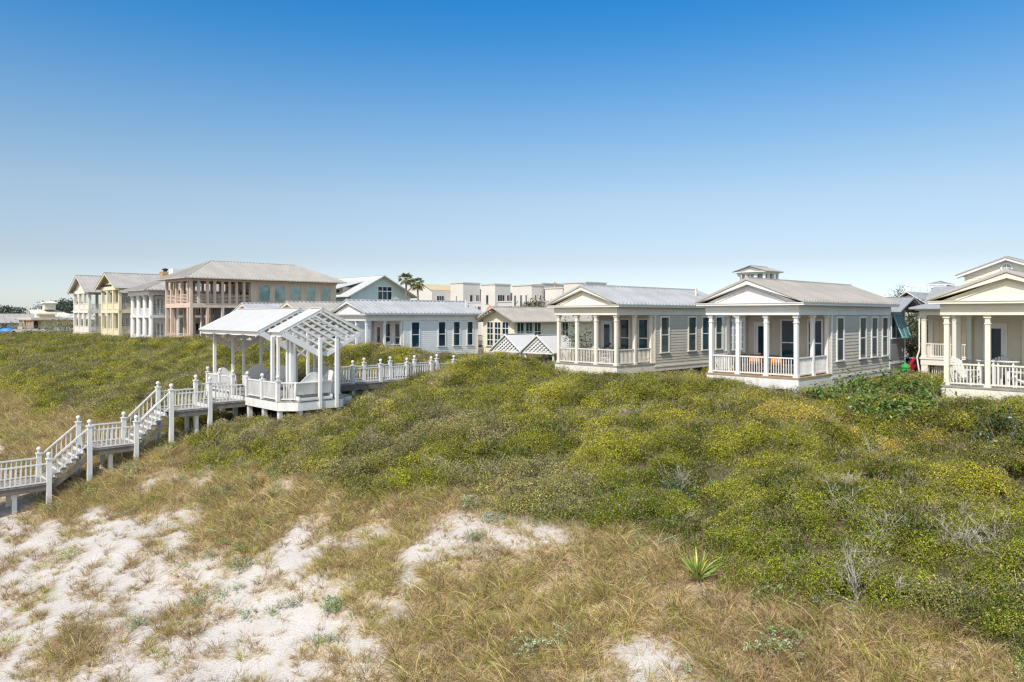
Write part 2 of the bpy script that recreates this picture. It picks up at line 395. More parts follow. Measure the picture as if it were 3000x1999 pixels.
def flat_box_house(t, x0, x1, y0, y1, z0, z1, mt, h0=0, board=0, name='wall'):
    m = MB()
    if board:
        for fr, l in ((F(x0,y0,1,0),x1-x0),(F(x1,y0,0,1),y1-y0),(F(x1,y1,-1,0),x1-x0),(F(x0,y1,0,-1),y1-y0)): m.siding(fr,0,l,z0,z1,board)
        m.box(x0+.01,x1-.01,y0+.01,y1-.01,z0,z1-.01)
    else: m.box(x0,x1,y0,y1,z0,z1)
    return m.build(name, mt, t, (0,0,h0))
def ab(px, Y):
    X = (px-1500)/2150*Y
    return X*CA+Y*SA, X*SA-Y*CA
# ------------------------------------------------------------------ the row of small cottages
WN = lambda u0, u1: (u0, u1, .62, 2.78, 2, 1)
cottage('porch_cottage', 'grey-sided white-trimmed porch cottage with two orange chair cushions on its porch', 'house', 32.5, -19.2, -2.85,
    wins=[WN(4.23,5.18),WN(7.2,8.15),WN(8.85,9.8),WN(10.45,11.4)], skirt='hatch', rib=.29)
h1 = cottage('porch_cottage', 'cream-trimmed taupe porch cottage with dark wooden furniture behind its railing', 'house', 33.0, -29.8, -2.85,
    sid=M_taupe, trim=M_cream, roof=M_roofb, wins=[WN(4.24,5.2),WN(7.27,8.26),WN(8.9,9.85),WN(10.6,11.5)], skirt='open', rib=.36, floor=M_floorg,
    vent=(3.4,10.2), gl=M_glassb)
flat_box_house(h1, .05, 4.6, 11.8, 15.2, -.2, 2.7, M_taupe, 1.6, .17, 'sunroom')
MB().box(-.05,4.75,11.76,15.35,2.7,2.85).build('sunroom_roof', M_cream, h1, (0,0,1.6))
for u in (11.95,12.95,13.95): window(h1, F(4.6,0,0,1), u, u+.93, .5, 2.55, 1.6, 4, 2, M_glassb, M_white, .1, .03)
cottage('porch_cottage', 'ivory porch cottage cut off by the right edge with white slatted chairs on its porch', 'house', 33.5, -9.05, -2.85,
    sid=M_beiges, trim=M_ivory, roof=M_roof, skirt='plain', rib=.3, floor=M_floorg, ridge=1.62)
cottage('porch_cottage', 'long pale blue-grey porch cottage behind the white walkway', 'house', 32.8, -54.6, -3.31, L=12.,
    sid=M_blueg, trim=M_white, roof=M_roofb, wins=[WN(4.4,5.35),WN(7.3,8.2),WN(9.0,9.85),WN(10.6,11.4)], rib=.42, vent=(3.6,11.4))
cottage('porch_cottage', 'cottage with a ribbed roof showing just above the dune pavilion, nearer the pale blue cottage', 'house', 33, -65.1, -3.31, sid=M_blueg, trim=M_cream, roof=M_roof, rib=.42)
cottage('porch_cottage', 'cottage with a ribbed roof peeping over the pavilion roof, in front of the timber house', 'house', 33, -74.5, -3.35, sid=M_beiges, trim=M_cream, roof=M_roofb, rib=.42)

# ------------------------------------------------------------------ timber house with hipped roof
def timber_house():
    a0, b0 = 35, -92; g = -3.9; h0 = -g
    t = empty('timber_house', W(a0, b0, g), ROT, 'large brown timber house with open two-storey porch and hipped metal roof', 'house')
    lo = (0,0,h0); Wd = 8.4; L = 20.5
    for x in (-8.25,-6.6,-4.8,-3.1,-1.0,-.16): MB().box(x-.15,x+.15,.02,.32,1.5,4.3).build('post', M_wood, t, lo)
    for y in (1.1,2.2,3.1,4.1,5.0,5.9,6.9): MB().box(-.32,-.02,y-.15,y+.15,1.5,4.3).build('post', M_wood, t, lo)
    for y in (1.2,2.4,3.6,4.8,6,7.2): MB().box(-8.38,-8.1,y-.13,y+.13,-4.2,4.3).build('post', M_wood, t, lo)
    for x in (-8.25,-6.6,-1.0,-.16): MB().box(x-.16,x+.16,.02,.34,-4.4,.93).build('post', M_wood, t, lo)
    for y in (2.2,4.1,5.9): MB().box(-.34,-.02,y-.16,y+.16,-4.4,.93).build('post', M_wood, t, lo)
    m = MB().box(-Wd,0,0,.36,.93,1.5).box(-.36,0,.36,L,.93,1.5).box(-Wd,-Wd+.36,.36,L,.93,1.5).box(-Wd,0,0,.4,4.25,4.55).box(-.4,0,.4,L,4.25,4.55).box(-Wd,-Wd+.4,.4,L,4.25,4.55)
    m.build('beam', M_wood, t, lo)
    MB().box(-8,-.36,.36,7.8,1.15,1.45).build('porch_floor', M_woodd, t, lo)
    for x0, x1 in ((-8.1,-6.75),(-6.45,-4.95),(-4.65,-3.25),(-2.95,-1.15)):
        m = MB()
        for k in range(6): m.box(x0,x1,.12,.16,1.62+k*.18,1.7+k*.18)
        m.build('slatted_railing', M_wood, t, lo)
    for y0, y1 in ((.35,2.05),(2.35,3.95),(4.25,5.75),(6.05,7.7)):
        m = MB()
        for k in range(6): m.box(-.2,-.16,y0,y1,1.62+k*.18,1.7+k*.18)
        m.build('slatted_railing', M_wood, t, lo)
    for x0, x1 in ((-8.1,-6.78),(-6.42,-1.18),(-.85,-.33)):
        m = MB()
        for k in range(6): m.box(x0,x1,.12,.16,-3.3+k*.18,-3.22+k*.18)
        m.build('slatted_railing', M_wood, t, lo)
    for y0, y1 in ((.35,2.03),(2.38,3.93),(4.27,5.73)):
        m = MB()
        for k in range(5): m.box(-.2,-.16,y0,y1,-3.3+k*.2,-3.22+k*.2)
        m.build('slatted_railing', M_woodd, t, lo)
    m = MB().box(-8,-.12,7.8,L-.1,1.5,4.25); m.siding(F(-.12,0,0,1),7.8,L-.1,1.5,4.25,.3,.02)
    m.build('upper_wall', M_wood, t, lo)
    m = MB().box(-8,-.5,6.2,L-.2,-4.4,.93); m.siding(F(-.5,0,0,1),6.2,L-.2,-4.2,.93,.2); m.siding(F(-8,6.2,1,0),0,7.5,-4.2,.93,.2)
    m.build('lower_wall', M_slate, t, lo)
    FR = F(-.1,0,0,1)
    for u0, u1 in ((8.7,10.5),(11,12.7),(13.2,15),(15.6,17.2),(17.9,19.6)): window(t, FR, u0, u1, 1.8, 4.1, h0, 1, 1, M_glasst, M_wood, .12)
    FF = F(-8,7.8,1,0)
    for u in (.6,2.6,4.6,6.2): window(t, FF, u, u+1.3, 1.6, 4.0, h0, 1, 1, M_glass, M_wood, .1)
    window(t, F(-.5,0,0,1), 7.2, 8.2, -2.6, -.4, h0, 2, 2, M_glass, M_white); window(t, F(-8,6.2,1,0), 3.2, 4.4, -3.1, -.6, h0, 2, 2, M_glass, M_white)
    MB().box(-Wd,0,-.05,6.3,-4.4,-3.45).build('porch_base', M_wood, t, lo)
    m = MB(); hip_roof(m,-Wd-1,1,-1,L+1,4.62,7.1,.45); m.build('roof', M_rooft, t, lo)
    m = MB()
    for i in range(6): m.box(-6+i*.05,-2.2-i*.05,1.5,1.7,-3.4+i*.12,-3.33+i*.12)
    m.build('bench_seat', M_wood, t, lo)
timber_house()

# ------------------------------------------------------------------ white house with round columns
def column_house():
    g = -3.75; h0 = -g; Wd = 8.2; L = 17; lo = (0,0,h0)
    t = empty('column_house', W(34,-111.6,g), ROT, 'white two-storey house with thick round columns beside the timber house', 'house')
    def col(x, y):
        prof = [(.46,-3.7),(.46,-3.45),(.36,-3.4),(.35,-1),(.31,2.2),(.31,2.3),(.36,2.33),(.36,2.4),(.31,2.44),(.44,2.55),(.44,2.68)]
        MB().lathe((x,y,0),prof,18).build('column', M_white, t, lo, False)
    for x in (.45,2.9,5.35,7.75): col(x,.45)
    for y in (3.9,7.2,10.5,13.8): col(7.75,y)
    MB().box(-.1,Wd+.1,-.1,.9,2.68,3.3).box(Wd-.9,Wd+.1,.9,L,2.68,3.3).box(-.1,.8,.9,L,2.68,3.3).build('entablature', M_white, t, lo)
    MB().box(.1,Wd-.1,.15,L,-.35,-.02).build('balcony_floor', M_white, t, lo)
    MB().box(-.1,Wd+.1,-.1,L,-4.5,-3.68).build('base', M_white2, t, lo)
    for i, (x0,x1) in enumerate(((.85,2.5),(3.3,4.95),(5.75,7.35))):
        for z in (0,-3.65): 
            railing(t,(x0,.45),(x1,.45),z,h0,M_white,.95,.16,.07)
    ys = (.9,3.5,4.3,6.8,7.6,10.1,10.9,13.4)
    for k in range(0,8,2):
        for z in (0,-3.65): railing(t,(7.75,ys[k]),(7.75,ys[k+1]),z,h0,M_white,.95,.18,.07)
    m = MB().box(.4,5.6,3,L-.3,-3.7,2.7); m.siding(F(.4,3,1,0),0,5.2,-3.6,2.6,.2); m.siding(F(5.6,0,0,1),3,L-.3,-3.6,2.6,.2)
    m.build('wall', M_blueg, t, lo)
    for z in (-3.4,.1):
        for u in (.7,2.2,3.7): window(t,F(.4,2.97,1,0),u,u+1,z+.1,z+2.3,h0,2,2,M_glass,M_white)
        for u in (3.6,5.2,7,9,11,13): window(t,F(5.63,0,0,1),u,u+1,z+.1,z+2.3,h0,2,2,M_glassb,M_white)
    m = MB(); hip_roof(m,-.9,Wd+.9,-.9,L+.9,3.36,5.3,.5); m.build('roof', M_roof, t, lo)
    MB().box(2.0,3.2,3.4,4.7,3.3,6.15).build('chimney', M_rust, t, lo)
    MB().lathe((2.6,4,6.15),[(.25,0),(.25,.2),(.42,.25),(.42,.38),(.1,.5)],10).build('chimney_cap', M_black, t, lo)
    m = MB().box(6.2,7.8,3.2,5.6,3.3,6.35).box(6.1,6.2,3.6,5.2,5.3,6.0)
    m.build('rooftop_unit', M_white, t, lo)
column_house()

def gable_porch_house(name, label, a, bl, Wd, L, g, zm, ze, zr, body, roof, Dp=4.5, solid=True, lattice=True):
    h0 = -g; lo = (0,0,h0)
    t = empty(name, W(a,bl,g), ROT, label, 'house', 'tall porch houses at the far end of the row')
    xs = [.2+(Wd-.4)*i/3 for i in range(4)]
    for x in xs: MB().box(x-.2,x+.2,0,.4,g-.6,ze-.5).build('post', body, t, lo)
    for y in (Dp*.5,Dp): MB().box(Wd-.4,Wd,y-.2,y+.2,g-.6,ze-.5).build('post', body, t, lo)
    for y in (Dp*.5,Dp): MB().box(0,.4,y-.2,y+.2,g-.6,ze-.5).build('post', body, t, lo)
    MB().box(-.06,Wd+.06,-.06,.45,ze-.5,ze+.05).box(Wd-.45,Wd+.06,.45,L,ze-.5,ze+.05).box(-.06,.45,.45,L,ze-.5,ze+.05).build('beam', body, t, lo)
    MB().box(.0,Wd,-.04,Dp,zm-.45,zm).build('balcony_floor', body, t, lo)
    MB().box(-.05,Wd+.05,-.08,L,g-.6,g+.35).build('base', body, t, lo)
    for z in (zm, g+.35):
        for i in range(3):
            m = MB().box(xs[i]+.2,xs[i+1]-.2,.14,.2,z+.08,z+1.0).box(xs[i]+.2,xs[i+1]-.2,.08,.26,z+1.0,z+1.08)
            for k in range(1,5):
                x = xs[i]+.2+(xs[i+1]-xs[i]-.4)*k/5; m.box(x-.02,x+.02,.11,.16,z+.08,z+1.0)
            m.build('parapet_panel', body, t, lo)
        railing(t,(Wd-.2,.45),(Wd-.2,Dp*.5-.2),z,h0,body,1.0,.15,.05); railing(t,(Wd-.2,Dp*.5+.2),(Wd-.2,Dp-.2),z,h0,body,1.0,.15,.05)
    m = MB().box(.3,Wd-.3,Dp+.2,L-.2,g,ze); m.siding(F(.3,Dp+.2,1,0),0,Wd-.6,g+.3,ze,.22); m.siding(F(Wd-.3,0,0,1),Dp+.2,L-.2,g+.3,ze,.22)
    m.build('wall', body, t, lo)
    for z in (zm,g+.35):
        for u in (.8,3.2,5.6): window(t,F(.3,Dp+.18,1,0),u,u+1.4,z+.2,z+2.4,h0,2,2,M_glassb,M_white)
        for u in (Dp+1,Dp+4,Dp+7,Dp+10): window(t,F(Wd-.28,0,0,1),u,u+1,z+.5,z+2.4,h0,2,1,M_glassb,M_white)
    k = (zr-ze)/(Wd/2); m = MB()
    if solid: m.prism([(0,ze+.06),(Wd,ze+.06),(Wd/2,zr-.1)],'y',.1,.2); [m.box(.4+j*.5*.8,Wd-.4-j*.5*.8,.07,.1,ze+.1+j*.2,ze+.13+j*.2) for j in range(8)]
    else:
        for x in (-.9,-.3,.3,.9): m.box(Wd/2+x-.08,Wd/2+x+.08,.1,.25,ze+.4,zr-abs(x)*k-.3)
        m.box(Wd/2-2.2,Wd/2+2.2,.08,.27,ze+.4,ze+.55)
        m.prism([(0,ze+.06),(Wd,ze+.06),(Wd/2,zr-.1)],'y',1.2,1.3)
    m.build('gable', body, t, lo)
    m = MB()
    for sg in (-1,1):
        xe = Wd/2+sg*(Wd/2+.7); z0 = ze-.7*k
        m.hexa([(xe,-.75,z0-.22),(Wd/2,-.75,zr-.2),(Wd/2,-.6,zr-.2),(xe,-.6,z0-.22),(xe,-.75,z0+.02),(Wd/2,-.75,zr+.04),(Wd/2,-.6,zr+.04),(xe,-.6,z0+.02)])
    m.build('bargeboard', body, t, lo)
    m = MB(); gable_roof(m,-.75,Wd+.75,-.8,L+.6,ze-.7*k+.06,zr+.1,.05,.55,.05,.07); m.build('roof', roof, t, lo)
    return t
gable_porch_house('gabled_house','pale yellow gabled house with two-storey porch left of the round columns',34,-124.6,8.6,20,-3.4,.75,4.2,6.2,M_yellow,M_roof,4.5,False)
gable_porch_house('gabled_house','off-white gabled house standing leftmost in the row of beach houses',34,-140,8.8,17,-3.2,.8,4.0,6.4,M_cream,M_rooft,7,True)

# ------------------------------------------------------------------ houses behind the row
def blue_gable_house():
    g = -4.8; h0 = -g; lo = (0,0,h0)
    t = empty('gable_house', W(62.7,-100,g*1.333), ROT, 'pale teal gabled house with a six-pane white window, beside the two palms', 'house')
    Wd = 8.7; ze = 2.5; zr = 4.75
    m = MB().box(-15,-.03,.03,Wd-.03,g-.5,ze); m.siding(F(0,0,0,1),0,Wd,g,ze,.18)
    for i in range(12):
        z = ze+i*.18; d = (z-ze)/(zr-ze)*Wd/2; m.siding(F(0,0,0,1),d+.02,Wd-d-.02,z,z+.18,.18) if Wd-2*d > .6 else None
    m.prism([(0,ze),(Wd,ze),(Wd/2,zr)],'x',-.2,-.01); m.siding(F(-15,0,1,0),0,15,g,ze,.18)
    m.build('wall', M_teal, t, lo)
    o = window(t,F(0,0,0,1),3.75,5.95,1.75,3.55,h0,1,3,M_glass,M_white,.12,.05)
    MB().box(.0,.06,3.85,5.85,2.85,2.97).build('transom_bar', M_white, t, lo)
    m = MB(); m.xf = swapxy
    k = (zr-ze)/(Wd/2)
    gable_roof(m,-.7,Wd+.7,-16,.75,ze-.7*k+.08,zr+.08,.1,.6,.02,.05); m.xf = None
    m.build('roof', M_roofw, t, lo)
    m = MB().box(-6.4,-2.2,.4,4,1.9,3.35); m.build('dormer', M_cream, t, lo)
    for u in (.5,1.5,2.5): window(t,F(-6.2,.4,1,0),u,u+.8,2.0,3.1,h0,1,1,M_glass,M_cream,.07)
    m = MB().hexa([(-7.2,-.9,3.1),(-1.6,-.9,3.1),(-1.6,4.2,4.4),(-7.2,4.2,4.4),(-7.2,-.9,3.18),(-1.6,-.9,3.18),(-1.6,4.2,4.48),(-7.2,4.2,4.48)])
    m.build('dormer_roof', M_roofw, t, lo)
    t.scale = (1.333,1.333,1.333)
blue_gable_house()

def apartments():
    g = -5.6; h0 = -g; lo = (0,0,h0); a0, b0 = 98, -133
    t = empty('apartment_building', W(a0,b0,g), ROT, 'white stucco apartment complex with flat and vaulted blocks beyond the palms', 'building')
    X = lambda b: b-b0
    Y = lambda a: a-a0
    def blk(b1,b2,a1,a2,z,name='block',mt=M_stucco,cop=True):
        m = MB().box(X(b1),X(b2),Y(a1),Y(a2),g,z); o = m.build(name, mt, t, lo)
        if cop:
            m = MB().box(X(b1)-.12,X(b2)+.12,Y(a1)-.12,Y(a2)+.12,z,z+.22); m.build('coping', M_stuccg, t, lo)
        return o
    # vaulted wing
    x0, x1 = X(-132.8), X(-124.1); poly = [(x0,g),(x1,g)]; n = 10
    arc = [(x1-(x1-x0)*i/n, 5.3+1.4*math.sin(math.pi*(i/n))) for i in range(n+1)]
    MB().prism([(x0,g),(x1,g)]+arc,'y',0,8).build('vaulted_block', M_stucco, t, lo)
    vs = MB(); arc2 = [(x, z+.12) for x, z in arc]
    vs.prism(arc+arc2[::-1],'y',-.25,9); vs.build('vaulted_roof', M_tan, t, lo)
    blk(-117.9,-113.9,98,102.6,6.5); blk(-124,-113.6,103,110,5.2); blk(-108.4,-104.4,98,102.2,5.95); blk(-99.5,-94.4,97.9,101.2,5.5)
    blk(-97.5,-95,101.3,108,5.9); blk(-93.9,-89.5,101,108,4.9); blk(-89.4,-84.1,101.2,107,5.75); blk(-113.5,-99,104,110,4.4)
    blk(-123.9,-94.0,98.6,104,2.5,'podium',M_stuccg)
    def win(b1,b2,z0,z1,a=98,c=1,side=False,rows=1):
        fr = F(X(b1),Y(a),0,1) if side else F(0,Y(a),1,0)
        u0,u1 = (b2[0],b2[1]) if side else (X(b1),X(b2))
        window(t,fr,u0,u1,z0,z1,h0,rows,c,M_glass,M_stuccg,.1,.04)
    win(-129.4,-128.6,2.1,3.6); win(-116.2,-115.8,2.6,4.0); win(-107,-106.2,2.2,4.0,98,1)
    win(-113.9,(1.7,2.6),2.6,4.2,98,1,True); win(-113.9,(3.4,4.3),1.6,4.2,98,2,True,2); win(-104.4,(.6,2.6),1.7,4.0,98,3,True); win(-104.4,(3.1,4),1.7,4.0,98,2,True)
    win(-94.4,(.6,1.1),1.6,3.8,98,1,True); win(-94.4,(2.0,2.5),1.6,3.8,98,1,True); win(-99,-98.4,1.7,3.8,97.9); win(-97.4,-96.8,1.7,3.8,97.9); win(-96,-95.5,1.7,3.8,97.9)
    for b in (-122.4,-119.6,-111.6,-110.2,-103.2,-101.2): win(b,b+1.1,.2,1.8,98.6,2)
    win(-124.1,(1.2,3.3),2.5,4.2,98,3,True); win(-124.1,(5,6.4),2.7,4.1,98,1,True)
    m = MB()
    for i in range(12): m.box(X(-104.2)+i*.42,X(-103.8)+i*.42,Y(102.5),Y(103.6),2.5+(11-i)*.25,2.6+(11-i)*.25)
    m.beam((X(-104),Y(102.5),6.2),(X(-99.4),Y(102.5),3.4),.08,.1); m.build('outside_stair', M_cream, t, lo)
    for b in (-92.5,-91,-88,-86.5): MB().box(X(b),X(b)+.25,Y(100.9 if b < -89.4 else 101.1),Y(101.2),1.5,3.2).build('downpipe', M_stuccg, t, lo)
    MB().tube((X(-93.2),Y(103),4.9),(X(-93.2),Y(103),6.2),.18,.18).build('vent_pipe', M_rust, t, lo)
    MB().tube((X(-89.7),Y(102),4.9),(X(-89.7),Y(102),6.0),.15,.15).build('vent_pipe', M_black, t, lo)
apartments()

def cream_cottage():
    g = -4.6; h0 = -g; lo = (0,0,h0); Wd = 4.0; L = 11.4
    t = empty('low_cottage', W(45.2,-49.7,g), ROT, 'low cream cottage with tall many-paned windows beside the white lattice gables', 'house')
    ze = -.3; zr = .6
    m = MB().box(.02,Wd-.02,.02,L,g-.6,ze); m.siding(F(0,0,1,0),0,Wd,-2.9,ze,.16); m.siding(F(Wd,0,0,1),0,L,-2.9,ze,.16); m.prism([(0,ze),(Wd,ze),(Wd/2,zr)],'y',.02,.15)
    m.build('wall', M_creams, t, lo)
    for u in (.45,1.45,2.45): window(t,F(0,0,1,0),u+.02,u+.97,-2.75,-.55,h0,4,2,M_glass,M_cream,.1,.03)
    for u in (.25,1.35,2.45,6.2): window(t,F(Wd,0,0,1),u,u+.95,-2.3,-.6,h0,2,2,M_glass,M_cream,.08)
    m = MB(); gable_roof(m,-.75,Wd+.75,-.8,L+.5,ze-.28,zr+.08,.06,.3); m.build('roof', M_roofd if 0 else M_roof, t, lo)
    m = MB()
    for i in range(8):
        y = -.7+i*.02; x = -.7+i*.33; m.beam((x,-.72,ze-.3+i*.13),(x,.1,ze-.3+i*.13),.07,.12)
    m.build('rafter_tails', M_cream, t, lo)
    railing(t,(-1.5,.3),(-.05,.3),-2.8,h0,M_cream,.95); MB().box(-1.6,-1.4,.2,.4,g-.5,ze-.2).build('post', M_cream, t, lo)
    MB().box(-1.6,0,.2,6,-3.0,-2.8).build('porch_floor', M_floorg, t, lo)
cream_cottage()

def lattice(m, xpl, yc, zc, hw, hh, n=7, w=.1, back=.06, top=False):
    """diagonal lattice in the plane x = xpl, filling the rhombus (or only its upper half)"""
    P = lambda al, be: (yc+(al+be)/2*hw, zc+(be-al)/2*hh)
    def strip(p, q, x, ww):
        d = Vector((q[0]-p[0], q[1]-p[1])); l = d.length
        if l < .05: return
        m.beam((x,p[0],p[1]),(x,q[0],q[1]),.035,ww,(1,0,0)) if False else m.beam((x,p[0],p[1]),(x,q[0],q[1]),ww,.035,(1,0,0))
    for i in range(n):
        v = -1+2*(i+.5)/n
        if top:
            strip(P(-1,v),P(min(1,v),v),xpl,w) if v > -1 else None
            strip(P(v,max(-1,v)),P(v,1),xpl-back,w)
        else:
            strip(P(-1,v),P(1,v),xpl,w); strip(P(v,-1),P(v,1),xpl-back,w)
for bc, lab in ((-37.3,'small white lattice-gabled arbour behind the shrub mound, nearer the pale blue cottage'),(-34.2,'small white lattice-gabled arbour behind the shrub mound, nearer the taupe cottage')):
    g = zt1(37,bc); h0 = -g; lo = (0,0,h0)
    t = empty('lattice_arbour', W(36,bc,g), ROT, lab, 'arbour', 'white lattice arbours on the dune')
    m = MB(); gable_roof(m,-1.55,1.55,0,2.9,-2.52,-1.36,.06,.2,.012,.02); m.build('roof', M_roofw, t, lo)
    m = MB(); m.xf = lambda p: (p[1], p[0]+.12, p[2]); lattice(m,0,0,-2.5,1.5,1.05,8,.1,.05,True); m.build('lattice_gable', M_white, t, lo)
    for x in (-1.3,1.3):
        for y in (.25,2.6): MB().box(x-.07,x+.07,y-.07,y+.07,g-.5,-2.45).build('post', M_white, t, lo)
    m = MB().box(-1.45,1.45,.06,.18,-2.62,-2.5)
    for sg in (-1,1): m.beam((sg*1.6,-.03,-2.55),(0,-.03,-1.39),.06,.12,(0,1,0))
    m.build('fascia', M_white, t, lo)

def tower():
    g = -5; h0 = -g; lo = (0,0,h0); Wd = 3.05
    t = empty('belvedere_tower', W(71,-38.4,g), ROT, 'white open belvedere tower with a pediment rising behind the grey cottage roof', 'tower')
    flat_box_house(t,.1,Wd-.1,.1,Wd-.1,g-.5,2.6,M_beiges,h0,.2,'shaft')
    MB().box(-.1,Wd+.1,-.1,Wd+.1,2.6,2.8).build('platform', M_white, t, lo)
    for x in (.12,1.0,2.05,Wd-.12): 
        MB().box(x-.12,x+.12,0,.24,2.8,4.28).build('column', M_white, t, lo)
    for y in (1.0,2.05,Wd-.12): MB().box(Wd-.24,Wd,y-.12,y+.12,2.8,4.28).build('column', M_white, t, lo); MB().box(0,.24,y-.12,y+.12,2.8,4.28).build('column', M_white, t, lo)
    m = MB().box(-.06,Wd+.06,-.06,Wd+.06,4.28,4.43).box(-.35,Wd+.35,-.35,Wd+.35,4.43,4.52); m.build('entablature', M_white, t, lo)
    MB().prism([(-.2,4.52),(Wd+.2,4.52),(Wd/2,5.0)],'y',-.1,0).build('pediment', M_white, t, lo)
    MB().box(1.3,2.6,1.3,2.6,2.8,4.28).build('glazed_core', M_glasst, t, lo)
    m = MB(); gable_roof(m,-.42,Wd+.42,-.42,Wd+.42,4.53,5.12,.05,.35,.02); m.build('roof', M_roof, t, lo)
    railing(t,(.2,.1),(Wd-.2,.1),2.8,h0,M_white,.5); railing(t,(Wd-.1,.2),(Wd-.1,Wd-.2),2.8,h0,M_white,.5)
tower()

def grey_house():
    g = -4.9; h0 = -g; lo = (0,0,h0)
    t = empty('grey_house', W(53.9,-18,g), ROT, 'dark grey shingled house with a propped blue shutter behind the grey cottage', 'house')
    m = MB().box(-9,-.03,.6,3.75,-3.27,.5); m.siding(F(0,0,0,1),.55,3.8,-3.27,.45,.16); m.prism([(.6,.45),(3.75,.45),(2.8,1.1)],'x',-.2,-.02)
    m.build('wall', M_dgrey, t, lo)
    MB().box(-9,-.1,.7,3.7,g-.5,-3.32).build('base', M_stuccg, t, lo); MB().box(-.0,.06,.55,3.8,-3.42,-3.27).build('water_table', M_white, t, lo)
    m = MB(); m.xf = swapxy; gable_roof(m,0,5.6,-9.5,.95,.28,1.26,.08,.35,.02); m.xf = None; m.build('roof', M_roofd, t, lo)
    m = MB()
    for k in range(7): m.beam((.1+k*.12,3.0,1.0),(.1+k*.12,5.5,.18),.05,.08)
    m.build('rafter_tails', M_dgrey, t, lo)
    window(t,F(0,0,0,1),.85,2.9,-1.6,.0,h0,1,2,M_glass,M_white)
    m = MB()
    for j in range(3): m.beam((.1,1.0+j*.85,.08),(.75,1.0+j*.85,-1.55),.09,.06)
    for f_ in (0,.5,1): m.beam((.1+.65*f_,.95,.08-1.63*f_),(.1+.65*f_,2.8,.08-1.63*f_),.06,.1)
    for i in range(16):
        f_ = (i+.5)/16; m.beam((.1+.65*f_,1.0,.08-1.63*f_),(.1+.65*f_,2.75,.08-1.63*f_),.02,.07)
    m.build('awning_shutter', M_shutter, t, lo)
    m = MB().tube((.02,3.72,.3),(.02,3.72,-3.6),.05,.05,8); m.build('downpipe', M_white, t, lo)
    MB().box(.03,.09,3.0,3.14,-2.6,-2.35).build('meter_box', M_white, t, lo)
grey_house()

def roof_house():
    g = -5; h0 = -g; lo = (0,0,h0)
    t = empty('shingle_roof_house', W(80,-27,g), ROT, 'house with grey shingle roof and small front gable under the white roof pergola', 'house')
    flat_box_house(t,3.6,12,0.5,9.5,g,1.1,M_dgrey,h0,.2)
    m = MB(); m.xf = swapxy; gable_roof(m,-.3,10.3,3.3,12.6,.75,2.95,.1,0); m.xf = None; m.build('roof', M_roofd, t, lo)
    m = MB(); gable_roof(m,.6,4.4,-.9,8.5,1.05,2.35,.1,0); m.build('gable_roof', M_roofd, t, lo)
    m = MB().prism([(1.0,1.0),(4.0,1.0),(2.5,2.05)],'y',-.4,-.2).box(1,4,-.35,.6,g,1.0); m.siding(F(1,-.36,1,0),0,3,-3,1.0,.18); m.build('gable_wall', M_beiges, t, lo)
    m = MB()
    for sg in (-1,1): m.beam((2.5+sg*1.95,-.95,1.0),(2.5,-.95,2.3),.06,.18,(0,1,0))
    m.build('bargeboard', M_white, t, lo)
    m = MB()                                             # roof pergola
    x0,x1,y0,y1,zb,zt_ = -.2,3.3,9,12,.8,3.25
    for x in (x0,x0+.9,x0+1.8,x0+2.7,x1): m.box(x-.06,x+.06,y0,y0+.12,zb,zt_); m.box(x-.06,x+.06,y1,y1+.12,zb,zt_)
    for z in (1.9,2.05,zt_-.12): m.box(x0,x1,y0+.02,y0+.1,z,z+.07); m.box(x1-.08,x1,y0,y1,z,z+.07)
    for k in range(8): m.box(x0-.2,x1+.2,y0+k*.42,y0+k*.42+.08,zt_,zt_+.12)
    for k in range(12): m.box(x0+k*.3,x0+k*.3+.05,y0+.03,y0+.08,1.9,2.9 if k % 2 else 2.1)
    m.build('roof_pergola', M_white, t, lo)
    MB().box(1.6,3.0,10,11.4,.8,3.0).build('cupola', M_glasst, t, lo)
    m = MB(); hip_roof(m,1.2,3.4,9.6,11.8,3.35,3.75,0 or 9); m.build('cupola_roof', M_roofd, t, lo)
roof_house()

